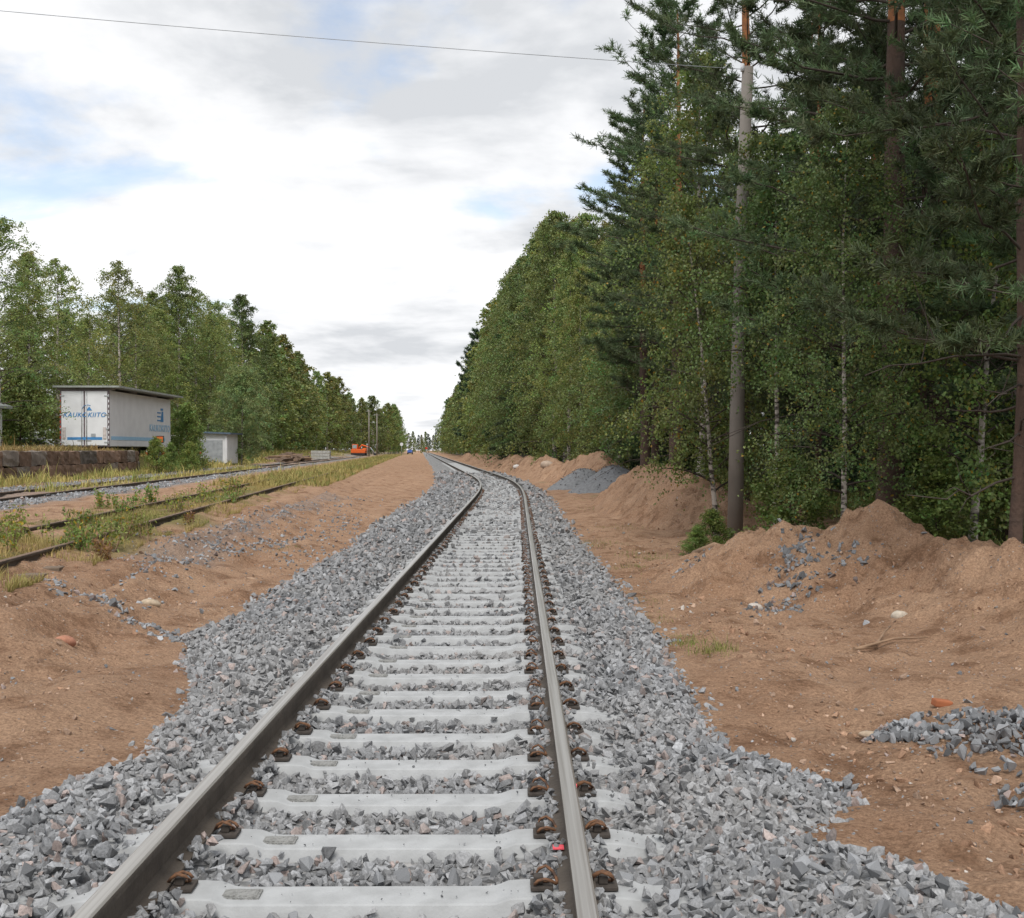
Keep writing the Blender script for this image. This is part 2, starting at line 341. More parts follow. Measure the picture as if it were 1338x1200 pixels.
def axis(pts):
    out = []
    for a, b, st in pts: out += list(np.arange(a, b, st))
    return out
xs = -np.geomspace(30, 900, 22)[::-1]; xs = np.concatenate([xs, axis([(-29, -11, 0.6), (-11, -5.6, 0.12), (-5.6, -1.6, 0.07), (-1.6, 1.0, 0.4), (1.0, 5.6, 0.07), (5.6, 10, 0.3), (10, 30, 1.2)]), np.geomspace(30, 900, 20)])
ys = [-6, -3, 0, 2, 3]; y = 3.05
while y < 260: ys.append(y); y += max(0.05, 0.0105 * y)
ys = np.concatenate([ys, np.geomspace(262, 2500, 30)])
X, Y = np.meshgrid(xs, ys); Z = gz(X, Y)
def grid_faces(nr, nc):
    i = np.arange(nr - 1)[:, None] * nc + np.arange(nc - 1)[None, :]
    i = i.ravel(); return np.stack([i, i + 1, i + nc + 1, i + nc], 1)
def ground_masks(X, Y):
    t = X - xc(Y); s = xB(Y) - X
    nz = fbm(X / 1.5, Y / 1.5, 41, 4)
    strip = np.exp(-((s + 0.1) / (1.6 + 0.3 * sst(40, 80, Y))) ** 2) * (0.65 + 0.35 * sst(30, 60, Y))
    gr = sst(0.35, 0.7, strip + nz * 0.5) * (1 - sst(420, 520, Y))
    gr = np.maximum(gr, sst(8.9, 10.0, s + nz) )
    gr = np.maximum(gr, 0.5 * sst(0.35, 0.6, nz) * (t > 2.6) * (Y > 17))
    fo = np.maximum(sst(6.2, 7.6, t + 0.5 * nz) * (Y > -5), sst(16, 20, s + nz))
    cs = np.abs(X - xC(Y))
    gv = (1 - sst(2.0, 2.7, np.abs(cs) + 0.5 * nz)) * 0.95 * (1 - 0.55 * (1 - sst(0.7, 1.0, cs)))
    pt = np.exp(-((X - (-3.9 - 0.055 * Y)) / 0.55) ** 2) * sst(13, 18, Y) * (1 - sst(36, 46, Y))
    gv = np.maximum(gv, 0.35 * sst(0.5, 1.0, pt + 1.1 * nz))
    gr = gr * (1 - gv)
    return np.stack([gr, fo, gv], -1)
me = mesh_np('ground', np.stack([X, Y, Z], -1).reshape(-1, 3), grid_faces(len(ys), len(xs)), M_soil, ground_masks(X, Y).reshape(-1, 3), smooth=True)
tag(link('ground', me), kind='structure')

# ------------------------------------------------------------------ stones: angular crushed rock
def rock_proto(i, n=9, flat=0.72):
    r = np.random.default_rng(100 + i)
    p = r.normal(size=(n, 3)); p /= np.linalg.norm(p, axis=1)[:, None]
    p *= r.uniform(0.8, 1.1, (n, 1)); p *= np.array([1.0, r.uniform(0.62, 0.9), r.uniform(0.45, flat)])
    bm = bmesh.new(); vs = [bm.verts.new(q) for q in p]
    g = bmesh.ops.convex_hull(bm, input=vs)
    bmesh.ops.delete(bm, geom=[v for v in bm.verts if not v.link_faces], context='VERTS')
    bmesh.ops.triangulate(bm, faces=bm.faces[:]); bmesh.ops.recalc_face_normals(bm, faces=bm.faces[:])
    bm.verts.ensure_lookup_table()
    V = np.array([v.co for v in bm.verts]); F = np.array([[v.index for v in f.verts] for f in bm.faces]); bm.free()
    return V * 0.5, F
ROCKS = [rock_proto(i) for i in range(48)]
def stone_cols(n, r, dust=0.0):
    g = r.uniform(0.14, 0.325, n)
    base = np.stack([g * 0.97, g * 1.0, g * 1.045], 1)
    k = r.random(n)
    pk = k < 0.10; base[pk] = np.stack([g[pk] * 1.25, g[pk] * 1.0, g[pk] * 0.92], 1)
    dk = (k > 0.10) & (k < 0.22); base[dk] *= 0.72
    lt = k > 0.90; base[lt] *= 1.25
    d = np.asarray(dust) * np.ones(n)
    return base * (1 - d[:, None]) + d[:, None] * np.array([0.31, 0.305, 0.30])
def rand_rot(n, r):
    q = r.normal(size=(n, 4)); q /= np.linalg.norm(q, axis=1)[:, None]; w, x, y, z = q.T
    return np.stack([1-2*(y*y+z*z), 2*(x*y-z*w), 2*(x*z+y*w), 2*(x*y+z*w), 1-2*(x*x+z*z), 2*(y*z-x*w), 2*(x*z-y*w), 2*(y*z+x*w), 1-2*(x*x+y*y)], 1).reshape(n, 3, 3)
def merged_rocks(name, pos, size, cols, r, parent=None):
    n = len(pos); kind = r.integers(0, len(ROCKS), n); rot = rand_rot(n, r)
    Vs, Fs, Cs, off = [], [], [], 0
    for k, (V, F) in enumerate(ROCKS):
        idx = np.where(kind == k)[0]
        if not len(idx): continue
        P = np.einsum('nij,vj->nvi', rot[idx], V) * size[idx, None, None] + pos[idx, None, :]
        Vs.append(P.reshape(-1, 3)); Cs.append(np.repeat(cols[idx], len(V), 0))
        Fs.append((F[None] + (np.arange(len(idx)) * len(V))[:, None, None] + off).reshape(-1, 3)); off += len(idx) * len(V)
    me = mesh_np(name, np.concatenate(Vs), np.concatenate(Fs), M_stone, np.concatenate(Cs))
    return tag(link(name, me, parent), kind='stuff')
ROCK_MESH = []
def rock_meshes():
    r = np.random.default_rng(55)
    for k in range(96):
        V, F = ROCKS[k % 48]; c = stone_cols(1, r)
        ROCK_MESH.append(mesh_np('stone', V, F, M_stone, np.repeat(c, len(V), 0)))
rock_meshes()
def stones(name, parent, pos, size, cols, r, individual=300):
    """the stones nearest the lens as objects of their own, the rest joined"""
    d = np.hypot(pos[:, 0], pos[:, 1]) / np.maximum(size, 0.01); vis = pos[:, 1] > 3.6
    order = np.argsort(np.where(vis, d, 1e9)); near = order[:individual]; rest = order[individual:]
    for i in near:
        link('stone', ROCK_MESH[r.integers(0, len(ROCK_MESH))], parent, tuple(pos[i]), tuple(r.uniform(0, 6.28, 3)), (size[i],) * 3)
    if len(rest): merged_rocks(name, pos[rest], size[rest], cols[rest], r, parent)

# ------------------------------------------------------------------ new track: ballast bed
RAIL_TOP, GAUGE2, SP, Y0 = 0.215, 0.797, 0.61, 4.40 - 0.61
def bed_z(t, y, L, Rr):
    sh = 0.065 * sst(0.95, 1.35, np.abs(t))
    edge = np.minimum(t + L, Rr - t)
    return -0.052 + sh + 0.05 * np.exp(-((np.abs(t) - 0.80) / 0.20) ** 2) + (-0.17) * (1 - sst(0.0, 0.55, edge)) + 0.03 * vnoise(t / 0.4, np.asarray(y) / 0.4, 77) + 0.024 * sst(40, 90, y)
def make_bed():
    yy = [2.5]
    while yy[-1] < 1100: yy.append(yy[-1] + max(0.12, 0.02 * yy[-1]))
    yy = np.array(yy); f = np.linspace(0, 1, 41)
    L = ledge(yy); Rr = redge(yy)
    T = -L[:, None] + (L + Rr)[:, None] * f[None]; YY = np.repeat(yy[:, None], 41, 1)
    Zb = bed_z(T, YY, L[:, None], Rr[:, None])
    me = mesh_np('ballast_bed', np.stack([T + xc(YY), YY, Zb], -1).reshape(-1, 3), grid_faces(len(yy), 41), M_bed, smooth=True)
    return tag(link('ballast_bed', me), kind='structure')
bed = make_bed()
def ballast():
    r = np.random.default_rng(3); P, Sz, D = [], [], []
    for y0, y1, sp, sz in ((3.4, 8, 0.037, 0.058), (8, 13, 0.046, 0.063), (13, 22, 0.067, 0.080), (22, 45, 0.115, 0.12), (45, 85, 0.22, 0.19)):
        for layer in (0, 1):
            s2 = sp * (1 if layer == 0 else 1.7)
            gy, gt = np.meshgrid(np.arange(y0, y1, s2), np.arange(-3.3, 3.2, s2))
            y = (gy + r.uniform(-.5, .5, gy.shape) * s2).ravel(); t = (gt + r.uniform(-.5, .5, gt.shape) * s2).ravel()
            L, Rr = ledge(y), redge(y)
            k = (t > -L - 0.03) & (t < Rr + 0.03)
            ph = (y - Y0) / SP; dy = np.abs(ph - np.round(ph)) * SP
            on = (dy < 0.128) & (np.abs(t) < 1.30)
            cover = (np.abs(t) > 1.12 + 0.16 * vnoise(y * 3, t * 0, 8)) | ((np.abs(t) > 0.98) & (r.random(len(t)) < 0.20)) | ((dy > 0.118) & (r.random(len(t)) < 0.3))
            k &= ~(on & ~cover)
            k &= ~((np.abs(np.abs(t) - GAUGE2) < 0.10) & (dy < 0.12)); k &= ~(np.abs(np.abs(t) - GAUGE2) < 0.046)
            if layer == 1: k &= (r.random(len(t)) < 0.62)
            y, t, L, Rr = y[k], t[k], L[k], Rr[k]; on = on[k]
            size = np.minimum(sz * r.lognormal(0, 0.34, len(y)), sz * 1.75)
            z = bed_z(t, y, L, Rr) + np.where(on, 0.035, 0.0) + layer * 0.3 * size + r.uniform(-.1, .25, len(y)) * size
            z = np.where((np.abs(t) < 0.50), np.minimum(z, -0.008), z); rg = np.abs(np.abs(t) - GAUGE2) < 0.09; z = np.where(rg, np.maximum(z, 0.046 + 0.2 * size), z); size = np.where(rg, np.minimum(size, 0.06), size)
            x = t + xc(y); ok = (np.abs(x) < 0.47 * y + 0.3)
            P.append(np.stack([x, y, z], 1)[ok]); Sz.append(size[ok])
            D.append(np.clip(0.34 - 0.24 * sst(1.3, 2.1, t) - 0.12 * sst(1.2, 2.2, -t) + 0.5 * fbm(x / 0.8, y / 0.8, 4, 2), 0, 0.65)[ok])
    for sd in (-1, 1):
        for io in (-1, 1):
            y = np.arange(3.4, 26, .021); y = y + r.uniform(-.012, .012, len(y)); ph = (y - Y0) / SP; y = y[np.abs(ph - np.round(ph)) * SP > .135]
            t = sd * GAUGE2 + io * r.uniform(.045, .135, len(y)); size = np.clip(.045 * r.lognormal(0, .3, len(y)), .02, .065)
            P.append(np.stack([t + xc(y), y, r.uniform(.035, .075, len(y))], 1)); Sz.append(size); D.append(np.full(len(y), .1))
    P = np.concatenate(P); Sz = np.concatenate(Sz); D = np.concatenate(D)
    stones('ballast_stones', bed, P, Sz, stone_cols(len(P), r, D), r, 290)
ballast()

# ------------------------------------------------------------------ rails, sleepers, clips
PROF = [(0, 0), (.026, 0), (.034, -.006), (.036, -.014), (.035, -.036), (.012, -.048), (.008, -.06), (.008, -.135), (.02, -.150), (.07, -.162), (.07, -.172)]
PROF = PROF + [(-a, b) for a, b in PROF[::-1][:-1]]
def rail_mesh(cx, off, top, y0, y1, mats, step=0.5):
    yy = [y0]
    while yy[-1] < y1: yy.append(yy[-1] + max(step, 0.02 * yy[-1]))
    yy = np.array(yy); p = np.array(PROF); n = len(p)
    x = cx(yy) + off
    V = np.stack([x[:, None] + p[None, :, 0], np.repeat(yy[:, None], n, 1), (top if np.ndim(top) else np.full(len(yy), top))[:, None] + p[None, :, 1]], -1).reshape(-1, 3)
    i = (np.arange(len(yy) - 1)[:, None] * n); j = np.arange(n)[None]; jn = (j + 1) % n
    F = np.stack([i + j, i + jn, i + n + jn, i + n + j], -1)
    mi = np.where(np.isin(np.arange(n), [0, 1, n - 1, n - 2]), 0, 1); mi = np.repeat(mi[None], len(yy) - 1, 0).ravel()
    return mesh_np('rail', V, F.reshape(-1, 4), mats, midx=mi)
track = tag(empty('railway_track', (0, 0, 0)), 'new curving track with steel rails on pale concrete sleepers in grey ballast', 'railway track')
rl = link('rail', rail_mesh(xc, -GAUGE2, RAIL_TOP, 2.0, 900, [M_steel, M_rust]), track)
rr = link('rail', rail_mesh(xc, GAUGE2, RAIL_TOP, 2.0, 900, [M_steel, M_rust]), track)
def sleeper_mesh():
    st = [(0, 0, .098, .14), (.47, 0, .098, .14), (.50, .002, .10, .14), (.555, .021, .102, .145), (.62, .024, .103, .145), (.97, .024, .103, .145), (1.05, .014, .10, .145), (1.11, .0, .098, .14), (1.29, .0, .11, .14), (1.305, -.015, .10, .14)]
    st = [(-s, *q) for s, *q in st[::-1][:-1]] + st
    V, F = [], []
    for s, z, a, b in st: V += [(s, -b, -.2), (s, -a - .026, z - .05), (s, -a, z - .004), (s, -a + .012, z), (s, a - .012, z), (s, a, z - .004), (s, a + .026, z - .05), (s, b, -.2)]
    for i in range(len(st) - 1):
        for k in range(7): F.append((i * 8 + k, i * 8 + 8 + k, i * 8 + 9 + k, i * 8 + 1 + k))
    e = (len(st) - 1) * 8
    me = mesh_np('sleeper', np.array(V), [np.array(F), np.array([list(range(8)), list(range(e, e + 8))[::-1]])], M_conc)
    return me
def clip_mesh():
    b = MB()
    pts = [(-.048, -.045, .004), (-.03, -.05, .026), (0, -.052, .036), (.03, -.05, .026), (.05, -.04, .008), (.058, -.015, .004), (.052, .015, .014), (.036, .035, .04), (.005, .046, .062), (-.028, .04, .048), (-.046, .022, .02), (-.042, 0, .008), (-.01, -.006, .006), (.02, -.006, .008)]
    return b.tube(pts, .0085, 7).mesh('clip', M_clip)
def shoulder_mesh():
    b = MB(); b.box((0, 0, -.004), (.085, .10, .016), bev=.004); b.box((-.012, 0, .02), (.035, .05, .03), bev=.005); return b.mesh('shoulder', M_cast)
def markplate():
    b = MB(); b.box((0, 0, 0), (.17, .085, .008)); b.box((0, 0, .003), (.15, .066, .007)); return b.mesh('cast_mark', M_mark)
SM, CM, HM, KM = sleeper_mesh(), clip_mesh(), shoulder_mesh(), markplate()
k = 0
while True:
    y = Y0 + SP * k
    if y > 150: break
    sl = link('sleeper', SM, track, (float(xc(y)) + random.uniform(-.012, .012), y, random.uniform(-.006, .004)), (0, 0, math.atan(-heading(y)) * -1 + random.uniform(-.006, .006)))
    if k < 72:
        for sx in (-1, 1):
            for io in (-1, 1):
                c = link('clip', CM, sl, (sx * GAUGE2 + io * .110, 0, .048), (random.uniform(-.08, .08), 0, (0 if io < 0 else math.pi) + random.uniform(-.12, .12)), (.82, .85, .74))
                if k < 30: link('shoulder', HM, sl, (sx * GAUGE2 + io * .122, 0, .040))
    if k < 16: link('cast_mark', KM, sl, (-0.47 if k % 5 else -0.46, 0, .004))
    k += 1
b = MB(); b.box((float(xc(4.72)) + GAUGE2 - .058, 4.72, .070), (.045, .05, .004)); b.obj('paint_mark', M_pink, track)
b = MB(); b.box((float(xc(5.12)) + GAUGE2 + .034, 5.12, .198), (.006, .03, .022)); b.obj('paint_mark', M_pink, track)

# ------------------------------------------------------------------ old tracks of the yard
def old_track(name, cx, top, label, y0, y1, ties):
    t = tag(empty(name), label, 'railway track', 'old yard tracks')
    for o in (-GAUGE2, GAUGE2): link('rail', rail_mesh(cx, o, top, y0, y1, [M_oldrail, M_rust], 1.0), t)
    tm = MB().box((0, 0, 0), (2.5, .24, .14), bev=.012).mesh('sleeper', M_tie)
    for yy, dz in ties: link('sleeper', tm, t, (float(cx(yy)), yy, top - .172 - .07 + dz), (random.uniform(-.01, .01), random.uniform(-.02, .02), math.atan(0.0835)))
    return t
old_track('overgrown_railway_track', xB, 0.39, 'rusty overgrown siding with low rails in weeds beside the dirt road', 8, 320, [(8.5 + .65 * i, random.uniform(-.01, .05)) for i in range(52)])
old_track('yard_railway_track', xC, 0.37, 'rusty yard track with grey gravel shoulders in front of the stone platform', 20, 420, [(24 + .65 * i, 0.0) for i in range(110)])

# ------------------------------------------------------------------ heaped earth
def ridge_height(X, Y, line, w_front, w_back):
    H = np.full(X.shape, -9.0)
    for (x0, y0, h0), (x1, y1, h1) in zip(line[:-1], line[1:]):
        dx, dy = x1 - x0, y1 - y0; l2 = dx * dx + dy * dy
        u = np.clip(((X - x0) * dx + (Y - y0) * dy) / l2, 0, 1)
        px, py = x0 + u * dx, y0 + u * dy; d = np.hypot(X - px, Y - py); h = h0 + u * (h1 - h0)
        side = np.where(X < px, w_front, w_back)
        q = np.clip(1 - d / (side * (0.55 + 0.45 * np.clip(h, 0.2, 1.2))), 0, 1); prof = q ** 1.15 * (1.0 - 0.12 * q)
        H = np.maximum(H, h * prof / 0.88)
    return H
HEAPS = []
def earth_mound(name, label, line, wf, wb, box, res, seed, amp=1.0):
    nx, ny = int((box[1] - box[0]) / res), int((box[3] - box[2]) / res)
    def f(X, Y):
        h = ridge_height(X, Y, line, wf, wb)
        m = sst(0.0, 0.25, h)
        n = amp * (0.20 * fbm(X / 0.9, Y / 0.9, seed, 3) + 0.18 * fbm(X / .34, Y / .34, seed + 9, 4) - 0.16 * np.abs(vnoise(X / .45, Y / .45, seed + 3)) - 0.10 * np.abs(vnoise(X / .17, Y / .17, seed + 4)) + 0.06 + 0.07 * vnoise(X / .1, Y / .1, seed + 5))
        return gz(X, Y) + np.where(h > 0.001, h + n * m, -0.12) - 0.05 * (1 - m)
    X, Y = np.meshgrid(np.linspace(box[0], box[1], nx), np.linspace(box[2], box[3], ny))
    Z = f(X, Y); h = ridge_height(X, Y, line, wf, wb)
    V = np.stack([X, Y, Z], -1).reshape(-1, 3); F = grid_faces(ny, nx)
    keep = (h.ravel()[F].max(1) > -0.5) & ((h.ravel() > 0.0005)[F].any(1))
    F = F[keep]; used = np.unique(F); mp = np.zeros(len(V), int); mp[used] = np.arange(len(used))
    me = mesh_np(name, V[used], mp[F], M_soil, np.zeros((len(used), 3)), smooth=True)
    HEAPS.append((box, f))
    return tag(link(name, me), label, 'earth mound', 'heaped earth beside the forest')
def top_z(x, y):
    z = GZ(x, y)
    for bx, f in HEAPS:
        if bx[0] < x < bx[1] and bx[2] < y < bx[3]: z = max(z, float(f(np.array([x]), np.array([y]))[0]))
    return z
def top_zv(x, y):
    z = gz(x, y)
    for bx, f in HEAPS:
        k = (x > bx[0]) & (x < bx[1]) & (y > bx[2]) & (y < bx[3])
        if k.any(): z[k] = np.maximum(z[k], f(x[k], y[k]))
    return z
earth_mound('earth_mound', 'large twin-peaked mound of sandy earth strewn with grey stones', [(2.75, 18.2, .12), (3.15, 16.6, .45), (3.65, 15.2, .84), (3.95, 14.9, .74), (4.4, 14.5, .92), (4.85, 13.6, .50), (5.1, 12.3, .36), (5.35, 10.8, .26), (5.8, 9.0, .2), (6.3, 7.0, .15)], 2.0, 1.5, (0.9, 7.8, 6, 20), 0.05, 201)
earth_mound('earth_bank', 'steep brown earth bank behind the leaning young birch', [(4.6, 24.6, .35), (4.35, 26.5, .85), (4.1, 29.5, 1.2), (3.95, 33, 1.25), (4.0, 37, 1.05), (4.1, 41, .8)], 1.5, 1.6, (1.8, 7, 22.5, 44), 0.08, 230)
earth_mound('earth_heap', 'reddish earth heap behind the grey gravel piles', [(4.3, 53, .9), (4.2, 56, 1.55), (3.6, 61, 1.25), (3.0, 66, .9)], 1.4, 1.6, (1.0, 7.5, 50, 69), 0.11, 240)
_ln = [(float(xc(y)) + 4.6 + random.uniform(-.3, .3), y, random.uniform(.75, 1.25)) for y in range(68, 230, 6)]
earth_mound('earth_berm', 'long low berm of dug earth along the distant right forest edge', _ln, 1.5, 1.5, (-14, 6, 64, 235), 0.3, 250)

# grey gravel piles
def gravel_pile(label, cx, cy, rx, ry, h, seed, n):
    t = tag(empty('gravel_pile', (0, 0, 0)), label, 'gravel pile', 'grey gravel piles beside the track')
    a = np.linspace(0, 2 * np.pi, 40, endpoint=False); q = np.linspace(0, 1.0, 14); A, Q = np.meshgrid(a, q)
    wob = 1 + 0.16 * vnoise(np.cos(A) * 2 + seed, np.sin(A) * 2, seed)
    X = cx + rx * Q * np.cos(A) * wob; Y = cy + ry * Q * np.sin(A) * wob
    pr = np.clip(1 - Q, 0, 1) ** 0.95; pr = np.where(pr > .8, .8 + (pr - .8) * .5, pr) / .9
    Z = base_z(X, Y) - 0.06 + h * pr + 0.05 * h * vnoise(X * 4, Y * 4, seed)
    V = np.stack([X, Y, Z], -1).reshape(-1, 3); F = []
    for i in range(13):
        for j in range(40): F.append((i * 40 + j, i * 40 + (j + 1) % 40, (i + 1) * 40 + (j + 1) % 40, (i + 1) * 40 + j))
    link('heap', mesh_np('heap', V, np.array(F), simple('fine_grey_gravel', (0.20, 0.205, 0.212), .95, scale=9, col2=(0.14, 0.144, 0.15), bump=.8, bscale=30), smooth=True), t)
    r = np.random.default_rng(seed); i = r.integers(40, len(V), n); s = r.uniform(.05, .12, n)
    merged_rocks('loose_stones', V[i] + r.normal(0, .06, (n, 3)) * [1, 1, .1], s, stone_cols(n, r) * 0.6, r, t)
gravel_pile('darker small gravel pile, left one of the two near the track curve', 3.2, 53.0, 1.7, 1.8, 1.0, 5, 300)
gravel_pile('larger rounded grey gravel pile beside the track curve', 4.1, 48.5, 1.75, 2.1, 1.12, 9, 400)

# heap of crushed rock at the right edge, spilled stones
def rock_heap(label, blobs, seed, n, ind):
    t = tag(empty('crushed_rock_heap', (0, 0, 0)), label, 'rock heap', 'crushed rock dumped on the sand')
    r = np.random.default_rng(seed); P = []
    while len(P) < n:
        bx, by, rx, ry, h = blobs[r.integers(0, len(blobs))]
        a, q = r.uniform(0, 6.283), math.sqrt(r.random()); x, y = bx + rx * q * math.cos(a), by + ry * q * math.sin(a)
        hh = h * max(0, 1 - q) ** .8 + 0.02
        P.append((x, y, top_z(x, y) + hh * r.uniform(.55, 1.0)))
    P = np.array(P); s = 0.062 * r.lognormal(0, .3, n)
    stones('loose_stones', t, P, s, stone_cols(n, r) * .85, r, ind)
rock_heap('heap of blue-grey crushed rock cut off by the right edge', [(3.15, 6.75, .75, .55, .22), (3.0, 7.3, .55, .35, .14), (3.4, 7.2, .6, .5, .25), (2.5, 7.25, .3, .18, .04)], 61, 900, 240)
rock_heap('small spill of grey rocks at the right edge nearest the camera', [(2.75, 5.85, .35, .22, .08), (2.95, 5.4, .3, .3, .06)], 62, 150, 120)

def scatter(name, label, patches, seed, size, parent=None, dark=1.0, ind=0):
    r = np.random.default_rng(seed); P = []
    for (x0, y0, x1, y1, w, n) in patches:
        for _ in range(n):
            u = r.random(); x = x0 + (x1 - x0) * u + r.normal(0, w * .5); y = y0 + (y1 - y0) * u + r.normal(0, w * .5)
            if abs(x - float(xc(y))) < 1.7: continue
            P.append((x, y, top_z(x, y)))
    P = np.array(P); n = len(P); s = size * r.lognormal(0, .35, n); P[:, 2] += s * .05
    o = merged_rocks(name, P, s, stone_cols(n, r) * dark, r); tag(o, label, 'stones', kind='stuff')
scatter('mound_stones', 'blue-grey crushed stones spilled down the front of the twin-peaked mound', [(3.7, 14.9, 2.9, 13.0, .35, 150), (3.6, 14.4, 3.3, 13.4, .35, 110), (3.9, 14.0, 4.1, 13.2, .3, 50), (3.3, 13.4, 2.7, 12.6, .4, 50), (2.6, 17.2, 2.3, 15.5, .3, 25)], 71, .075, dark=.8)
scatter('road_gravel', 'grey gravel spilled in bands along the sandy yard road', [(-5.0, 15.5, -5.7, 31, .55, 900), (-4.7, 14.5, -4.1, 22.5, .25, 420), (-5.3, 13.2, -3.0, 10.6, .2, 330), (-4.3, 12, -4.2, 15, .8, 70), (-4.2, 22, -5.5, 40, 1.2, 350), (-3.4, 17, -4.0, 30, .5, 250)], 72, .06)
def pebbles():
    r = np.random.default_rng(73); n = 26000
    y = 4 + 18 * r.random(n) ** 1.6; x = np.where(r.random(n) < .5, r.uniform(1.2, 5.5, n), r.uniform(-7, -1.8, n))
    t = x - xc(y); k = (r.random(n) < .25 + 1.6 * np.clip(fbm(x / .9, y / .9, 91, 3), 0, 1)) & ((t > redge(y) + .05) | (t < -ledge(y) - .05)) & (np.abs(x) < .47 * y + .3); x, y = x[k], y[k]
    z = top_zv(x, y); s = .019 * r.lognormal(0, .55, len(x))
    c = stone_cols(len(x), r); br = r.random(len(x)) < .85; c[br] = np.stack([r.uniform(.18, .44, br.sum())] * 3, 1) * [1.0, .70, .51]
    tag(merged_rocks('loose_pebbles', np.stack([x, y, z + s * .1], 1), s, c, r), 'small pebbles and clods lying on the sandy soil', 'pebbles', kind='stuff')
pebbles()
def clods():
    r = np.random.default_rng(74); n = 9000
    y = 4 + 24 * r.random(n) ** 1.3; x = np.where(r.random(n) < .6, r.uniform(1.2, 6, n), r.uniform(-8, -1.8, n)); t = x - xc(y)
    k = (fbm(x / .7, y / .7, 93, 3) > .08) & ((t > redge(y)) | (t < -ledge(y))) & (np.abs(x) < .47 * y + .3); x, y = x[k], y[k]
    s = np.minimum(.036 * r.lognormal(0, .5, len(x)), .11); g = r.uniform(.7, 1.1, (len(x), 1)); c = np.array([[.33, .205, .135]]) * g; st = r.random(len(x)) < .14; c[st] = r.uniform(.2, .45, (st.sum(), 1)) * np.array([[1, .92, .84]])
    tag(merged_rocks('soil_clods', np.stack([x, y, top_zv(x, y) + s * .06], 1), s, c, r), 'crumbled clods of earth strewn over sand and mounds', 'soil', kind='stuff')
clods()
def yard_gravel():
    r = np.random.default_rng(75); n = 5200; y = 24 * (95 / 24) ** r.random(n); sd = np.where(r.random(n) < .55, 1, -1); x = xC(y) + sd * r.uniform(.95, 2.3, n)
    s = .075 * r.lognormal(0, .3, n) * (1 + y / 120); tag(merged_rocks('yard_gravel', np.stack([x, y, gz(x, y) + .01], 1), s, stone_cols(n, r) * 1.15, r), 'pale grey gravel shoulders along the rusty yard track', 'gravel', kind='stuff')
yard_gravel()
def chips():
    r = np.random.default_rng(76); n = 1500; k = r.integers(0, 22, n); y = Y0 + SP * k + r.uniform(-.085, .085, n); t = r.uniform(-1.25, 1.25, n) ; q = r.random(n) < .5; t[q] = np.sign(t[q]) * r.uniform(.95, 1.25, q.sum())
    ok = np.abs(np.abs(t) - GAUGE2) > .2; y, t = y[ok], t[ok]; s = .010 * r.lognormal(0, .5, len(t)); c = stone_cols(len(t), r) * .75
    merged_rocks('stone_chips', np.stack([t + xc(y), y, np.where(np.abs(t) > 1.12, .002, .004) + s * .15 + np.where((np.abs(t) > .5) & (np.abs(t) < 1.08), .026, 0)], 1), s, c, r, bed)
chips()
def boulder(label, x, y, s, col, rz, seed, dims=(1, .8, .65)):
    bm = bmesh.new(); bmesh.ops.create_icosphere(bm, subdivisions=3, radius=.5)
    for v in bm.verts:
        n = float(vnoise(np.array([v.co.x * 3 + seed]), np.array([v.co.y * 3 + v.co.z * 2]), seed)[0]); v.co *= 1 + .28 * n
        v.co = Vector((v.co.x * dims[0], v.co.y * dims[1], v.co.z * dims[2]))
    me = bpy.data.meshes.new('boulder'); bm.to_mesh(me); bm.free()
    for p in me.polygons: p.use_smooth = True
    me.materials.append(simple('boulder_rock', col, .9, scale=6, bump=.3, bscale=20))
    tag(link('boulder', me, None, (x, y, top_z(x, y) + s * .08), (0, .2, rz), (s,) * 3), label, 'stone', 'single stones on the sand')
boulder('reddish oblong cobble on the small sand heap', -3.78, 9.85, .17, (.42, .2, .13), .9, 3, (1.2, .7, .6))
boulder('pale rounded stone on the right slope of the large mound', 3.95, 11.9, .19, (.50, .44, .36), .4, 4)
boulder('whitish stone at the left foot of the large mound', 2.75, 13.2, .17, (.48, .44, .40), .1, 5, (1.1, .7, .6))
boulder('large beige boulder in the berm behind the gravel piles', 2.2, 72, .9, (.42, .33, .26), .3, 6)
boulder('white boulder on the distant berm', .35, 86, .6, (.60, .58, .56), .3, 7)
boulder('pinkish stone beside the foot of the utility pole', 3.75, 19.2, .26, (.40, .25, .18), .2, 8)
boulder('flat tan stone at the edge of the crushed rock heap', 2.28, 7.35, .16, (.42, .33, .24), .2, 9, (1.2, .8, .4))
boulder('yellowish cobble in the wheel rut beside the road gravel', -3.9, 12.6, .2, (.45, .36, .26), .5, 10, (1.1, .8, .5))
boulder('round brown stone among the wheel ruts', -3.55, 15.9, .22, (.40, .27, .18), .5, 11)
boulder('half buried brown stone on the sand heap, at the left edge', -4.75, 9.7, .18, (.28, .16, .10), .5, 12)
b = MB(); b.box((0, 0, 0), (.13, .07, .05), bev=.012); o = b.obj('brick_fragment', M_brickfrag, None, loc=(2.95, 8.0, top_z(2.95, 8.0) + .02), rot=(.1, .15, .2)); tag(o, 'broken orange brick on the sand above the rock heap', 'brick')
def stick(label, pts, r0):
    p = [(x, y, top_z(x, y) + .03 + dz) for x, y, dz in pts]
    o = MB().tube(p, [r0 * (1 - .6 * i / (len(p) - 1)) for i in range(len(p))], 6).obj('fallen_branch', M_stick); tag(o, label, 'branch', 'bare sticks on the mound')
stick('forked bare stick lying at the foot of the large mound', [(3.05, 10.4, 0), (3.3, 10.6, .01), (3.5, 10.95, .03), (3.62, 11.15, .05)], .018)
stick('straight bare stick lying across the forked one', [(3.1, 10.45, .01), (3.5, 10.7, .02), (3.85, 10.8, .0)], .016)
stick('grey log lying left of the large mound', [(2.75, 17.6, .05), (3.0, 17.3, .05), (3.25, 17.1, .05)], .07)

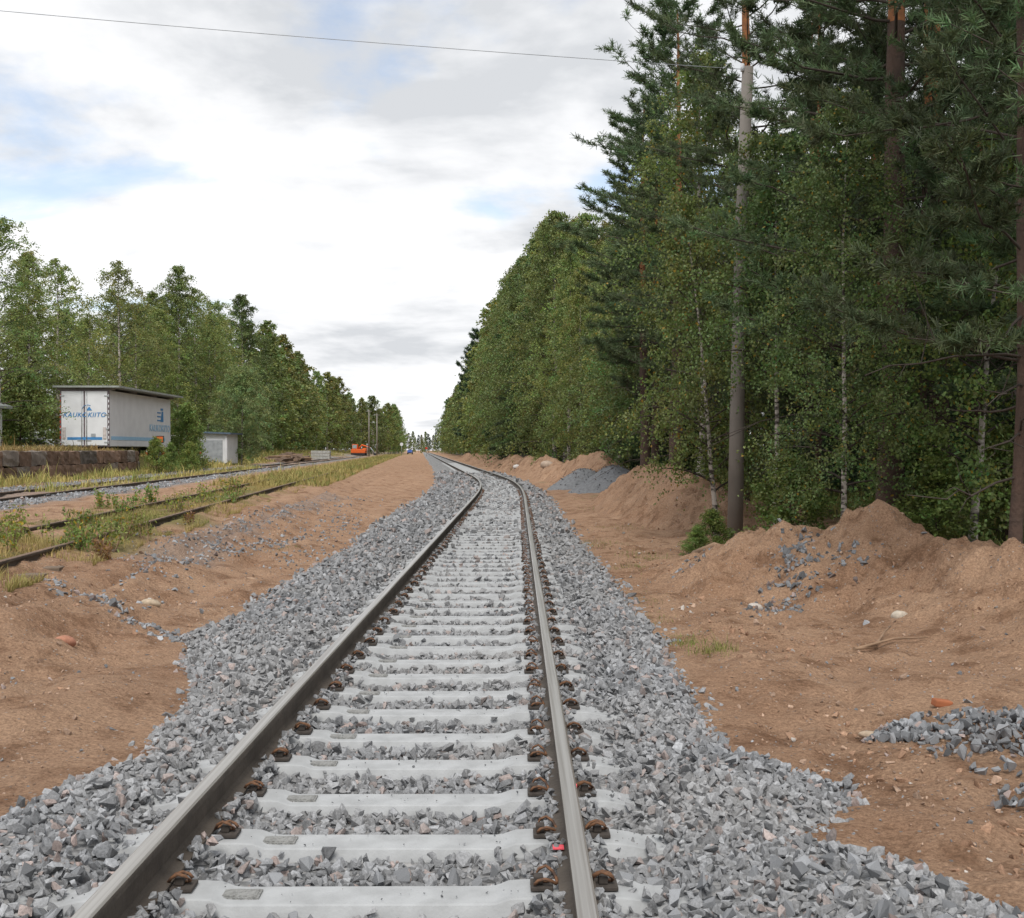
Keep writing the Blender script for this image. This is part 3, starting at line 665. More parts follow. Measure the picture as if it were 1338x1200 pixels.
# ------------------------------------------------------------------ utility pole and wire
px_, py_ = 4.2, 22.0; pz = top_z(px_, py_) - .1
pole = tag(empty('utility_pole', (px_, py_, pz)), 'grey weathered wooden pole standing among the trees behind the earth mound', 'pole')
MB().tube([(0, 0, 0), (.05, 0, 3), (.12, 0, 6), (.23, 0, 8.95)], [.15, .135, .12, .105], 14).obj('shaft', M_wood, pole)
MB().tube([(.23, 0, 8.85), (.12, -.05, 8.9)], .015, 6).tube([(.12, -.05, 8.86), (.12, -.05, 9.0)], .04, 8).obj('insulator', M_white, pole)
wire_a = Vector((px_ + .1, py_ - .05, pz + 8.9)); wire_b = Vector((-30, 16.5, 10.4)); pts = []
for i in range(41):
    u = i / 40; p = wire_a.lerp(wire_b, u); p.z -= 1.2 * u * (1 - u); pts.append(p)
tag(MB().tube(pts, .006, 5).obj('overhead_wire', M_grey), 'single thin wire crossing the sky from the wooden pole', 'wire')

# ------------------------------------------------------------------ trees
class TB:
    def __init__(s): s.V = []; s.F3 = []; s.F4 = []; s.n = 0; s.C = []
    def tube(s, P, rad, sides=6):
        P = np.asarray(P, float); n = len(P); rad = np.asarray(rad, float)
        d = np.gradient(P, axis=0); d /= np.linalg.norm(d, axis=1)[:, None] + 1e-9
        up = np.where(np.abs(d[:, 2:3]) > .9, np.array([[1., 0, 0]]), np.array([[0, 0, 1.]]))
        a = np.cross(d, up); a /= np.linalg.norm(a, axis=1)[:, None] + 1e-9; b = np.cross(d, a)
        if n > 3 and abs(d[0, 2]) > .7:      # trunk: keep rings aligned
            a = np.tile([1., 0, 0], (n, 1)); b = np.tile([0, 1., 0], (n, 1))
        th = np.linspace(0, 2 * np.pi, sides, endpoint=False)
        r = P[:, None] + rad[:, None, None] * (a[:, None] * np.cos(th)[None, :, None] + b[:, None] * np.sin(th)[None, :, None])
        i = s.n + np.arange(n - 1)[:, None] * sides; j = np.arange(sides)[None]; jn = (j + 1) % sides
        s.F4.append(np.stack([i + j, i + jn, i + sides + jn, i + sides + j], -1).reshape(-1, 4)); s.V.append(r.reshape(-1, 3)); s.n += n * sides
    def mesh(s, name, mats, midx=None): return mesh_np(name, np.concatenate(s.V), np.concatenate(s.F4), mats, smooth=True, midx=midx)
def unit(v): return v / (np.linalg.norm(v, axis=-1, keepdims=True) + 1e-9)
def leaf_quads(C, l, w, r, droop=0.3):
    n = len(C); a = unit(r.normal(size=(n, 3)) + np.array([0, 0, -droop])); b = unit(np.cross(a, r.normal(size=(n, 3))))
    l = l * r.uniform(.7, 1.25, (n, 1)); w = w * r.uniform(.7, 1.25, (n, 1))
    return np.stack([C - a * l * .5, C + b * w * .5, C + a * l * .5, C - b * w * .5], 1).reshape(-1, 3)
def broadleaf(name, seed, H, cb, Rc, nl, nt_, nleaf, leaf, col, yellow=.02, shape='birch', trunk_mat=None, r0=None, droop=1.0, lean=0.0):
    """tapered trunk, limbs, hanging twigs that carry the leaves; returns (trunk mesh, crown mesh)"""
    r = np.random.default_rng(seed); tb = TB(); r0 = r0 or H * .0095
    zs = np.linspace(0, H * .97, 14); wob = np.cumsum(r.normal(0, .012 * H / 14 * 3, (14, 2)), 0); wob -= wob[0]
    TP = np.stack([wob[:, 0] + lean * zs ** 1.2 * .1, wob[:, 1], zs], 1); tb.tube(TP, r0 * (1 - .93 * zs / H) * (1 + .35 * np.exp(-zs / .35)), 9)
    Pt, cl = [], []; ga = r.uniform(0, 6)
    for i in range(nl):
        f = ((i + r.random()) / nl) ** .92; h = cb + (H * .96 - cb) * f; ga += 2.4 + r.normal(0, .35)
        p0 = np.array([np.interp(h, zs, TP[:, 0]), np.interp(h, zs, TP[:, 1]), h])
        prof = {'birch': (1 - f) ** .48 * (.62 + .38 * min(1, f * 3.5)) + .04, 'round': math.sin(math.pi * min(1, .12 + .86 * f)) ** .7, 'young': (1 - f) ** .5 * .9 + .12}[shape]
        Ln = Rc * prof * r.uniform(.7, 1.2); el = R(20 + 42 * f) + r.normal(0, .12)
        d = np.array([math.cos(ga) * math.cos(el), math.sin(ga) * math.cos(el), math.sin(el)]); u = np.linspace(0, 1, 6)[:, None]
        LP = p0 + d * Ln * u + np.array([0, 0, -1]) * (droop * .28 * Ln * u ** 2.4)
        tb.tube(LP, np.linspace(max(.012, r0 * .3 * (1 - f) + .008), .005, 6), 4)
        k = max(3, int(nt_ * (.4 + .6 * prof)))
        s = r.uniform(.18, 1.0, k) ** .8; st = np.stack([np.interp(s, u[:, 0], LP[:, c]) for c in range(3)], 1)
        td = unit(d[None] * .6 + r.normal(0, .75, (k, 3)) + np.array([0, 0, .1])); tl = (Ln * r.uniform(.16, .40, k) + .18)[:, None]
        w = np.linspace(0, 1, 5)[None, :, None]
        tw = st[:, None] + td[:, None] * tl[:, None] * w + np.array([0, 0, -1.]) * (tl[:, None] * droop * .75 * w ** 2)
        Pt.append(tw); cl.append(np.full(k, f))
    T = np.concatenate(Pt); n = len(T); q = r.random((n, nleaf)) ** .75 * 4; i0 = np.minimum(q.astype(int), 3); fr = (q - i0)[..., None]
    ar = np.arange(n)[:, None]
    C = T[ar, i0] * (1 - fr) + T[ar, i0 + 1] * fr + r.normal(0, .055 + leaf * .35, (n, nleaf, 3))
    V = leaf_quads(C.reshape(-1, 3), leaf * 1.25, leaf, r, .5)
    g = np.array(col)[None, None] * r.uniform(.70, 1.22, (n, 1, 1)) * r.uniform(.75 if leaf < .08 else .9, 1.25 if leaf < .08 else 1.1, (n, nleaf, 1))
    g = g * (1 + r.normal(0, .10, (n, 1, 3)) * np.array([1.2, .5, .8]))
    ye = r.random((n, nleaf)) < yellow; g[ye] = np.array([.34, .22, .03]) * r.uniform(.6, 1.2, (ye.sum(), 1))
    cols = np.repeat(np.clip(g, 0, 1).reshape(-1, 3), 4, 0)
    crown = mesh_np('crown', V, np.arange(len(V)).reshape(-1, 4), M_leaf, cols)
    mi = np.ones(sum(len(f) for f in tb.F4), int); mi[:len(tb.F4[0])] = 0
    return tb.mesh('trunk', [trunk_mat or M_birch, M_deadwood], mi), crown
def conifer(name, seed, H, cb, Rc, nl, ns, nt_, nn_, needle, wid, col, kind='pine', dead=14, r0=None, bark=None):
    r = np.random.default_rng(seed); tb = TB(); r0 = r0 or H * .0105
    zs = np.linspace(0, H * .98, 14); wob = np.cumsum(r.normal(0, .006 * H / 14 * 3, (14, 2)), 0); wob -= wob[0]
    TP = np.stack([wob[:, 0], wob[:, 1], zs], 1); tb.tube(TP, r0 * (1 - .9 * (zs / H) ** 1.1) * (1 + .3 * np.exp(-zs / .4)), 10)
    nf = len(tb.F4[0]); mi = np.repeat((zs[:-1] > H * .42).astype(int), 10)
    at = lambda h: np.array([np.interp(h, zs, TP[:, 0]), np.interp(h, zs, TP[:, 1]), h])
    A, D, CF = [], [], []; ga = r.uniform(0, 6)
    for i in range(nl):
        f = (i + r.random()) / nl; h = cb + (H * .985 - cb) * f; ga += 2.4 + r.normal(0, .4); p0 = at(h)
        if kind == 'pine':
            prof = (1 - f) ** .5 * (.62 + .38 * min(1, f * 3)) + .06; el = R(-4 + 48 * f ** 1.5) + r.normal(0, .14); bend = .22
        else:
            prof = (1 - f) ** .95 + .03; el = R(-8 + 35 * f ** 2) + r.normal(0, .08); bend = -.10
        Ln = Rc * prof * r.uniform(.65, 1.2)
        d = np.array([math.cos(ga) * math.cos(el), math.sin(ga) * math.cos(el), math.sin(el)]); u = np.linspace(0, 1, 6)[:, None]
        LP = p0 + d * Ln * u + np.array([0, 0, 1.]) * bend * Ln * u ** 2 + np.cumsum(r.normal(0, .02 * Ln, (6, 3)), 0) * (u > 0)
        tb.tube(LP, np.linspace(max(.012, r0 * .16 * (1 - f) + .008), .005, 6), 5)
        k = max(3, int(ns * (.35 + .65 * prof))); s = r.uniform(.22, 1.0, k); st = np.stack([np.interp(s, u[:, 0], LP[:, c]) for c in range(3)], 1)
        side = np.cross(d, [0, 0, 1.]); side /= np.linalg.norm(side) + 1e-9
        sg = np.where(r.random(k) < .5, 1, -1)[:, None]
        td = unit(d[None] * r.uniform(.5, 1.0, (k, 1)) + side[None] * sg * r.uniform(.35, 1.0, (k, 1)) + np.array([0, 0, .32 if kind == 'pine' else -.12]) + r.normal(0, .15, (k, 3)))
        tl = (.16 * Ln * (1.3 - s) + .22)[:, None] * r.uniform(.7, 1.5, (k, 1))
        w = r.uniform(.15 if kind == 'pine' else 0, 1.05, (k, nt_))[..., None]
        A.append((st[:, None] + td[:, None] * tl[:, None] * w).reshape(-1, 3)); ax = unit(td[:, None] + r.normal(0, .38, (k, nt_, 3)) + np.array([0, 0, .35 if kind == 'pine' else 0.])); D.append(ax.reshape(-1, 3))
        CF.append(np.full(k * nt_, 1) * np.repeat(r.uniform(.7, 1.25, k), nt_))
    A = np.concatenate(A); D = np.concatenate(D); CF = np.concatenate(CF); n = len(A)
    spread = .75 if kind == 'pine' else .55
    nd = unit(D[:, None] * r.uniform(.35, 1.1, (n, nn_, 1)) + spread * unit(r.normal(size=(n, nn_, 3)))); base = A[:, None] - D[:, None] * r.uniform(0, .09, (n, nn_, 1)) * (needle / .1)
    ln = needle * r.uniform(.75, 1.2, (n, nn_, 1)); sd = unit(np.cross(nd, r.normal(size=(n, nn_, 3)))) * wid
    V = np.stack([base - sd * .5, base + sd * .5, base + nd * ln + sd * .25, base + nd * ln - sd * .25], 2).reshape(-1, 3)
    g = np.array(col)[None, None] * CF[:, None, None] * r.uniform(.8, 1.2, (n, nn_, 1)) * (1 + r.normal(0, .07, (n, 1, 3)))
    crown = mesh_np('crown', V, np.arange(len(V)).reshape(-1, 4), M_needle, np.repeat(np.clip(g, 0, 1).reshape(-1, 3), 4, 0))
    for i in range(dead):
        h = r.uniform(min(1.2, cb * .4), max(cb * 1.25, 2.5)); ga = r.uniform(0, 6.28); p0 = at(h); Ln = r.uniform(.5, Rc * .75); d = np.array([math.cos(ga), math.sin(ga), r.uniform(-.25, .15)]); u = np.linspace(0, 1, 6)[:, None]
        LP = p0 + d * Ln * u + np.cumsum(r.normal(0, .035 * Ln, (6, 3)), 0) * (u > 0); tb.tube(LP, np.linspace(.016, .004, 6), 4)
        for q in range(3):
            s = int(r.integers(2, 5)); e = LP[s] + (d * .4 + r.normal(0, .5, 3)) * Ln * .35; tb.tube(np.array([LP[s], (LP[s] + e) / 2 + r.normal(0, .03, 3), e]), np.array([.008, .006, .003]), 3)
    tot = sum(len(f) for f in tb.F4); m2 = np.zeros(tot, int) + 2; m2[:nf] = mi
    return tb.mesh('trunk', [bark or M_bark, M_barkred, M_deadwood], m2), crown
GB = (.150, .198, .058); GB2 = (.178, .205, .056); GBD = (.110, .160, .052); GP = (.098, .138, .064); GSP = (.062, .100, .042)
GN = (.165, .215, .06); GBD = (.13, .185, .058); GB = (.178, .225, .068); GB2 = (.208, .235, .066)
PR = {
 'birch_near': [broadleaf('b', 11, 11, 1.6, 3.0, 74, 22, 30, .057, GBD, .02, r0=.075), broadleaf('b', 12, 10, 1.2, 2.7, 60, 18, 36, .053, GN, .03)],
 'birch_bare': [broadleaf('b', 44, 8, 3.1, 2.3, 46, 17, 34, .054, GBD, .02, r0=.06)],
 'birch_young': [broadleaf('b', 13, 6.5, .8, 1.9, 46, 16, 30, .05, GN, .03, 'young', lean=.6)],
 'birch_mid': [broadleaf('b', 14, 16, .9, 3.9, 84, 17, 23, .10, GB, .0), broadleaf('b', 15, 16, 1.4, 3.5, 80, 17, 23, .10, GB2, .004), broadleaf('b', 16, 16, .7, 4.2, 88, 17, 23, .105, GBD, .0)],
 'birch_round': [broadleaf('b', 41, 16, 1.6, 4.4, 66, 15, 23, .10, GB, .0, 'round'), broadleaf('b', 42, 16, 2.4, 4.0, 56, 14, 23, .10, GB2, .004, 'round', droop=1.5), broadleaf('b', 43, 16, 1.0, 4.8, 70, 14, 23, .105, GBD, .0, 'round')],
 'birch_far': [broadleaf('b', 17, 18, .8, 4.2, 56, 11, 14, .26, GB, .01), broadleaf('b', 18, 18, 1.0, 3.8, 56, 11, 14, .25, GB2, .02)],
 'willow': [broadleaf('w', 19, 7.5, .3, 3.0, 70, 18, 28, .085, (.24, .31, .12), .0, 'round', droop=.5)],
 'shrub': [broadleaf('s', 20, 3.2, .1, 1.15, 34, 12, 22, .075, (.18, .25, .065), .0, 'young', M_bark, .03, .3), broadleaf('s', 21, 2.6, .1, 1.1, 30, 12, 22, .075, (.20, .24, .06), .02, 'young', M_bark, .03, .3)],
 'pine_near': [conifer('p', 22, 17, 2.2, 3.6, 92, 20, 7, 11, .118, .0135, GP, dead=14, r0=.20), conifer('p', 23, 13, 1.9, 2.7, 76, 19, 7, 12, .112, .013, GP, dead=14, r0=.062)],
 'pine_mid': [conifer('p', 24, 16, 3.2, 3.3, 80, 17, 6, 8, .165, .021, GP, dead=8), conifer('p', 25, 16, 5.0, 3.0, 72, 17, 6, 8, .165, .021, GP, dead=10)],
 'spruce': [conifer('s', 26, 15, .5, 2.9, 110, 16, 6, 8, .17, .028, GSP, 'spruce', dead=0)],
 'pine_far': [conifer('p', 27, 17, 3, 3.3, 56, 11, 5, 8, .34, .06, (.055, .09, .045), dead=0)],
}
PH = {'birch_bare': (8,), 'birch_near': (11, 10), 'birch_young': (6.5,), 'birch_mid': (16, 16, 16), 'birch_far': (18, 18), 'birch_round': (16, 16, 16), 'willow': (7.5,), 'shrub': (3.2, 2.6), 'pine_near': (17, 13), 'pine_mid': (16, 16), 'spruce': (15,), 'pine_far': (17,)}
PLACED = []
def tree(kind, i, x, y, H, label, group=None, name=None, cat='tree', rz=None, wide=1.0, lean=(0, 0)):
    tm, cm = PR[kind][i % len(PR[kind])]; s = H / PH[kind][i % len(PR[kind])]
    nm = name or {'b': 'birch_tree', 'w': 'willow_tree', 's': 'spruce_tree', 'p': 'pine_tree'}[kind[0]]
    t = empty(nm, (x, y, top_z(x, y) - .06), random.uniform(0, 6.28) if rz is None else rz)
    t.rotation_euler.x, t.rotation_euler.y = lean; t.scale = (s * wide, s * wide, s)
    link('stem' if cat == 'shrub' else 'trunk', tm, t); link('foliage' if cat == 'shrub' else 'crown', cm, t)
    PLACED.append((x, y)); return tag(t, label, cat, group)
G_NEAR = 'trees of the forest edge near the pole'
tree('pine_near', 0, 5.95, 18.3, 18, 'tall pine with thick dark trunk and orange upper stem behind the twin-peaked mound', G_NEAR, rz=.4)
tree('pine_near', 1, 5.38, 12.5, 13.5, 'slim reddish-trunked pine at the right end of the large mound', G_NEAR, rz=1.2)
tree('birch_near', 0, 4.55, 16.0, 6.6, 'slender birch with white stem right behind the large mound', G_NEAR, rz=2.0)
tree('birch_young', 0, 4.1, 23.3, 6.8, 'leaning young birch overhanging the bank just left of the wooden pole', G_NEAR, rz=3.1, wide=.85)
tree('birch_near', 1, 5.1, 31.5, 12.0, 'yellow-green birch behind the pole, paler than the pines around it', G_NEAR, rz=.5)
tree('pine_near', 0, 5.3, 27.0, 17, 'bushy pine whose crown tops the pole at the upper edge', G_NEAR, rz=.2)
tree('pine_mid', 1, 5.3, 38, 16.0, 'pine left of the yellow-green birch, its crown jutting over the clearing', G_NEAR, rz=.2, wide=1.3)
tree('pine_mid', 1, 5.13, 45, 15.0, 'left one of the two bare orange-trunked pines above the earth bank', G_NEAR, rz=3.2, wide=1.3)
tree('pine_mid', 0, 5.65, 46.2, 15.2, 'right one of the two bare orange-trunked pines above the earth bank', G_NEAR, rz=1.7)
tree('pine_near', 1, 7.3, 20.5, 14.5, 'slender pine between the pole and the thick dark pine', G_NEAR, rz=4)
tree('pine_near', 1, 6.4, 24.6, 14.0, 'dark pine directly behind the wooden pole', G_NEAR, rz=1)
tree('birch_bare', 0, 4.85, 21.3, 7.4, 'dark-leaved birch whose crown hides the middle of the wooden pole', G_NEAR, rz=2)
tree('birch_young', 0, 6.3, 16.0, 6.0, 'young birch in the shade right of the thick dark pine', G_NEAR, rz=.3)
tree('pine_near', 1, 7.4, 15.2, 15, 'dark pine behind the slim reddish one at the right edge', G_NEAR, rz=3.2)
tree('pine_near', 0, 8.2, 22.5, 17, 'broad pine deep behind the white-stemmed birch', G_NEAR, rz=2.2)
tree('pine_near', 0, 7.0, 11.4, 16, 'pine filling the right edge, its trunk out of view', G_NEAR, rz=5.0)
# deeper forest
for i in range(900):
    x, y = random.uniform(6.8, 34), random.uniform(13, 66)
    if x > .50 * y + 3: continue
    if any((x - a) ** 2 + (y - b_) ** 2 < 2.7 ** 2 for a, b_ in PLACED): continue
    kd = random.choice(['pine_mid', 'spruce', 'spruce', 'spruce'])
    tree(kd, random.randrange(3), x, y, random.uniform(11, 16.5), {'p': 'pine deep in the shaded forest behind the mound and pole', 's': 'dark spruce deep in the shaded forest behind the mound and pole', 'b': 'birch deep in the shaded forest behind the mound and pole'}[kd[0]], 'shaded trees inside the near right forest')
    if len(PLACED) > 92: break
ORD = 'first second third fourth fifth sixth seventh eighth ninth tenth eleventh twelfth thirteenth fourteenth fifteenth sixteenth seventeenth eighteenth nineteenth twentieth'.split()
def row(side, y0, y1, off, sp, hfun, kinds, tags, grp, far_label, var=.12):
    y = y0; cnt = {}
    while y < y1:
        kd = random.choice(kinds); 
        if y > 150: kd = {'birch_mid': 'birch_far', 'birch_round': 'birch_far', 'pine_mid': 'pine_far', 'spruce': 'pine_far'}.get(kd, kd)
        x = (float(xc(y)) + off if side > 0 else -20 - .0835 * y - off + 15 * float(sst(255, 430, y))) + random.uniform(-.8, .8)
        sp_name = {'b': 'birch', 'p': 'pine', 's': 'spruce'}[kd[0]]; c = cnt.get(sp_name, 0); cnt[sp_name] = c + 1
        lab = tags.format(o=ORD[c], s=sp_name) if (c < 20 and tags) else far_label.format(s=sp_name)
        tree(kd, random.randrange(3), x, y, hfun(y) * random.uniform(1 - var, 1 + var * .8), lab, grp, wide=random.uniform(.9, 1.15) * (1.2 if side < 0 else 1.0))
        y += sp * random.uniform(.75, 1.25) * (1 + y / 500)
hr = lambda y: 13.8 + 8.5 * sst(66, 110, y) - 2.5 * sst(180, 300, y)
row(1, 50, 520, 7.4, 3.9, hr, ['birch_mid', 'birch_mid', 'birch_mid', 'birch_mid', 'spruce'], '{o} {s} beyond the gravel piles in the front of the right tree row', 'right tree row along the track', 'distant {s} at the far end of the right tree row')
row(1, 66, 420, 11.5, 5.0, hr, ['birch_mid', 'pine_mid', 'birch_mid'], None, 'right tree row along the track', '{s} in the second rank of the right tree row')
row(1, 68, 300, 16, 6.5, hr, ['birch_mid', 'pine_mid'], None, 'right tree row along the track', '{s} in the third rank of the right tree row')
hl = lambda y: 12.6 + 5.4 * sst(75, 125, y)
row(-1, 62, 520, 2.5, 6.4, hl, ['birch_mid', 'birch_round', 'birch_round'], '{o} {s} of the left tree row, counted from the white trailer', 'left tree row beyond the yard', 'distant {s} at the far end of the left tree row', .2)
row(-1, 64, 420, 8, 7.5, lambda y: hl(y) * .9, ['birch_round', 'birch_mid', 'pine_mid'], None, 'left tree row beyond the yard', '{s} in the second rank of the left tree row', .2)
row(-1, 62, 240, 15, 8.5, lambda y: hl(y) * .85, ['birch_mid', 'pine_mid', 'spruce'], None, 'left tree row beyond the yard', '{s} in the third rank of the left tree row')
for i in range(36):
    y = 540 + 11 * i; x = -.0835 * y + (-14 + 28 * ((i * .618) % 1)) * (1 + i / 24)
    tree('birch_far' if i % 3 else 'pine_far', i, x, y, random.uniform(9, 13), 'tiny distant tree closing the end of the railway corridor', 'trees closing the far end of the corridor')
tree('willow', 0, -23.4, 101, 8.2, 'rounded bright green willow standing just right of the small grey shed', None, rz=1, wide=.95)
for i in range(34):
    y = 66 + 7 * i; tree('shrub', i, -20 - .0835 * y - random.uniform(3, 9) + 15 * float(sst(255, 430, y)), y, random.uniform(2.2, 4), 'low bush in the shade below the left tree row', 'undergrowth below the left trees', 'bush', 'shrub', wide=1.7)
for x, y, H, i, lb in ((-21.5, 77, 4.2, 0, 'tall green sapling at the far end of the white trailer'), (-22.2, 80.5, 3.2, 1, 'bushy sapling between the white trailer and the small shed'), (-24.3, 88, 2.6, 0, 'sapling in front of the small grey shed, left of its door'),
    (-27.8, 66, 4.6, 1, 'yellow-green sapling standing left of the trailer doors'), (-29.0, 67, 3.2, 0, 'low bush in front of the parked white car, far left'), (-20.1, 66.0, 1.9, 1, 'scraggy bush at the end of the stone platform'), (-20.2, 69.0, 1.7, 0, 'bush below the orange marker board beside the trailer'), (-19.7, 71.5, 1.8, 1, 'low bush under the trailer side, right of the marker board')):
    tree('shrub', i, x, y, H, lb, 'saplings and bushes around the trailer', 'sapling', 'shrub')
for x, y, H, lb in ((3.55, 20.6, .75, 'low green bush at the foot of the wooden pole'), (3.15, 20.0, .55, 'small green bush left of the grey log'), (5.7, 15.7, 1.3, 'leafy undergrowth bush behind the peak of the large mound'), (4.9, 20.5, 1.5, 'undergrowth bush right behind the wooden pole'), (6.4, 18.6, 1.8, 'undergrowth bush behind the white birch stem'), (7.2, 17.0, 1.6, 'undergrowth bush right of the thick dark pine'), (7.6, 13.4, 1.2, 'undergrowth bush near the slim reddish pine'), (5.0, 27, 1.8, 'leafy bush on top of the earth bank')):
    tree('shrub', 0, x, y, H, lb, 'undergrowth at the forest edge', 'bush', 'shrub', wide=1.5)

# ------------------------------------------------------------------ grass and weeds
def blades(name, X, Y, H, cols, r, width=.012, lean=.75):
    n = len(X); Z = base_z(X, Y) + 0.0
    Z = gz(X, Y) - .01
    a = r.uniform(0, 6.283, n); d = np.stack([np.cos(a), np.sin(a), 0 * a], 1); sdir = np.stack([-np.sin(a), np.cos(a), 0 * a], 1); wd = (width if np.ndim(width) else np.full(n, width))[:, None]
    P = np.stack([X, Y, Z], 1); Hh = H[:, None]; ln = (lean * r.uniform(.2, 1.4, n))[:, None]; up = np.array([[0, 0, 1.]])
    v = [P - sdir * wd * .5, P + sdir * wd * .5, P + up * Hh * .55 + d * Hh * ln * .3 + sdir * wd * .4, P + up * Hh * .55 + d * Hh * ln * .3 - sdir * wd * .4, P + up * Hh * .95 + d * Hh * ln]
    V = np.stack(v, 1).reshape(-1, 3); b0 = np.arange(n)[:, None] * 5
    return mesh_np(name, V, [b0 + np.array([[0, 1, 2, 3]]), b0 + np.array([[3, 2, 4]])], M_grass, np.repeat(cols, 5, 0))
def grass_cols(n, r, X, Y, green=.4):
    k = np.clip(green + .9 * fbm(X / 2.2, Y / 2.2, 88, 3) + r.normal(0, .15, n), 0, 1)[:, None]
    c = (1 - k) * np.array([.46, .34, .14]) + k * np.array([.18, .23, .06]); return c * r.uniform(.65, 1.2, (n, 1))
def grass_field(name, label, gen, n, h, w, seed, green):
    r = np.random.default_rng(seed); X, Y = gen(r, n); H = h * r.lognormal(0, .35, len(X)) * np.clip(.8 + 1.2 * fbm(X / 1.3, Y / 1.3, 66, 3), .25, 1.6)
    tag(link(name, blades(name, X, Y, H, grass_cols(len(X), r, X, Y, green), r, w)), label, 'grass', kind='stuff')
def strip(y0, y1, wid, pw=1.0, hole=.0):
    def g(r, n):
        y = y0 * (y1 / y0) ** (r.random(n) ** pw); q = np.clip(r.normal(0, wid, n), -1.7 * wid, 1.5 * wid); x = xB(y) + q
        k = (vnoise(x / 1.1, y / 1.1, 61) > hole - .3 * sst(25, 60, y)) & (xc(y) - ledge(y) - x > .9); return x[k], y[k]
    return g
grass_field('siding_grass', 'golden and green weeds growing thick between the overgrown rails', strip(11, 48, 1.0, 1.0, .07), 46000, .10, .008, 1, .30)
grass_field('distant_siding_grass', 'tall yellowing weeds hiding the far part of the overgrown siding', strip(45, 330, 1.35, 1.0, -.25), 31000, .25, .028, 2, .42)
def plat(r, n):
    y = r.uniform(34, 67, n); x = xW(y) - .5 - r.random(n) ** 1.6 * 14; return x, y
grass_field('platform_grass', 'dry yellow grass covering the top of the stone platform', plat, 16000, .20, .035, 3, .28)
def bank(r, n):
    y = 66 * (420 / 66) ** r.random(n); x = xB(y) - 9.2 - r.random(n) * 13; return x, y
grass_field('verge_grass', 'rough yellow-green grass on the verge below the left trees', bank, 22000, .30, .085, 4, .45)
def wallfoot(r, n):
    y = r.uniform(38, 90, n); x = xC(y) + r.choice([-3.0, -.1, -2.9], n) + r.normal(0, .3, n); return x, y
grass_field('wall_foot_weeds', 'sparse weeds along the foot of the stone wall and between the yard rails', wallfoot, 6000, .30, .03, 6, .45)
def tufts(r, n):
    c = np.array([(1.72, 10.0, .16), (1.6, 10.8, .18), (1.45, 12.2, .2), (1.9, 17.5, .35), (2.2, 19, .4), (1.7, 22, .5), (2.3, 26, .6), (1.55, 14, .25), (2.6, 34, .8), (2.4, 42, 1.0), (-3.9, 20, .25), (4.9, 11.6, .3), (5.5, 10, .5), (4.2, 13, .1)])
    i = r.integers(0, len(c), n); return c[i, 0] + r.normal(0, 1, n) * c[i, 2] * .6, c[i, 1] + r.normal(0, 1, n) * c[i, 2]
grass_field('sand_tufts', 'small green grass tufts on the sand between ballast and mound', tufts, 3200, .055, .006, 7, .75)
def forest_floor(r, n):
    y = r.uniform(10, 46, n); x = 6.3 + r.random(n) * 12; return x, y
grass_field('forest_undergrowth', 'green undergrowth on the floor of the right forest', forest_floor, 16000, .38, .03, 8, .75)
def weed_proto(seed, col, leaf, nst, H, dense=18):
    r = np.random.default_rng(seed); tb = TB(); C = []
    for i in range(nst):
        a = r.uniform(0, 6.28); h = H * r.uniform(.6, 1.1); b0 = np.array([r.normal(0, .10), r.normal(0, .10), 0]); tip = b0 + np.array([math.cos(a) * .28 * h, math.sin(a) * .28 * h, h])
        P = np.stack([b0, (b0 + tip) / 2 + r.normal(0, .02, 3), tip]); tb.tube(P, np.array([.006, .005, .002]), 4); u = r.uniform(.2, 1, dense)[:, None]; C.append(b0 + (tip - b0) * u + r.normal(0, .045 * H / .6, (dense, 3)))
    C = np.concatenate(C); V = leaf_quads(C, leaf * 1.9, leaf * .8, r, -.2)
    g = np.array(col)[None] * r.uniform(.6, 1.3, (len(C), 1)); ye = r.random(len(C)) < .10; g[ye] = np.array([.40, .27, .03])
    return tb.mesh('stem', M_stick), mesh_np('foliage', V, np.arange(len(V)).reshape(-1, 4), M_leaf, np.repeat(g, 4, 0))
WP = [weed_proto(31, (.22, .26, .06), .030, 12, .42, 26), weed_proto(32, (.16, .24, .055), .034, 10, .36, 26), weed_proto(33, (.22, .12, .06), .035, 9, .3)]
def weed(i, x, y, s, label):
    t = tag(empty('weed_plant', (x, y, GZ(x, y) - .02), random.uniform(0, 6)), label, 'weed', 'leafy weeds along the overgrown siding'); t.scale = (s,) * 3
    link('stem', WP[i][0], t); link('foliage', WP[i][1], t)
WD = [(0, -7.0, 16.0, 1.3, 'tall yellow-green weed at the left edge outside the siding rails'), (0, -6.6, 17.6, 1.2, 'leafy weed standing beside the left siding rail'), (1, -6.1, 16.3, 1.1, 'green weed between the siding rails close to the left edge'),
 (1, -6.5, 18.9, 1.25, 'bright green weed clump on the near siding rail'), (0, -5.9, 17.0, 1.2, 'yellow-flowered weed leaning over the near siding rail'), (0, -5.85, 18.2, 1.1, 'broad weed clump just right of the near siding rail'), (2, -5.4, 15.6, 1.15, 'dry reddish weed on the sand beside the siding'),
 (1, -9.1, 29.0, 1.6, 'small spreading bush between the two old tracks'), (1, -9.4, 27.0, 1.3, 'spiky green weed on the sand left of the siding'), (1, -8.2, 24.6, 1.2, 'low green weed beside the far siding rail'), (0, -8.2, 31.0, 1.5, 'pale green weed between the siding rails near the bush'),
 (0, -7.6, 26.5, 1.2, 'yellowish weed in the middle of the siding'), (1, -7.4, 30.5, 1.2, 'weed on the outer side of the near siding rail, farther up'), (0, -8.6, 36, 1.7, 'tall weed where the siding disappears into grass'), (2, -6.2, 22.3, .9, 'dry brown weed between siding and wheel ruts'), (1, -7.5, 20.5, 1.2, 'weed hugging the far siding rail'), (0, -7.4, 17.4, 1.4, 'straggly weed at the left edge behind the siding')]
for w in WD: weed(*w)

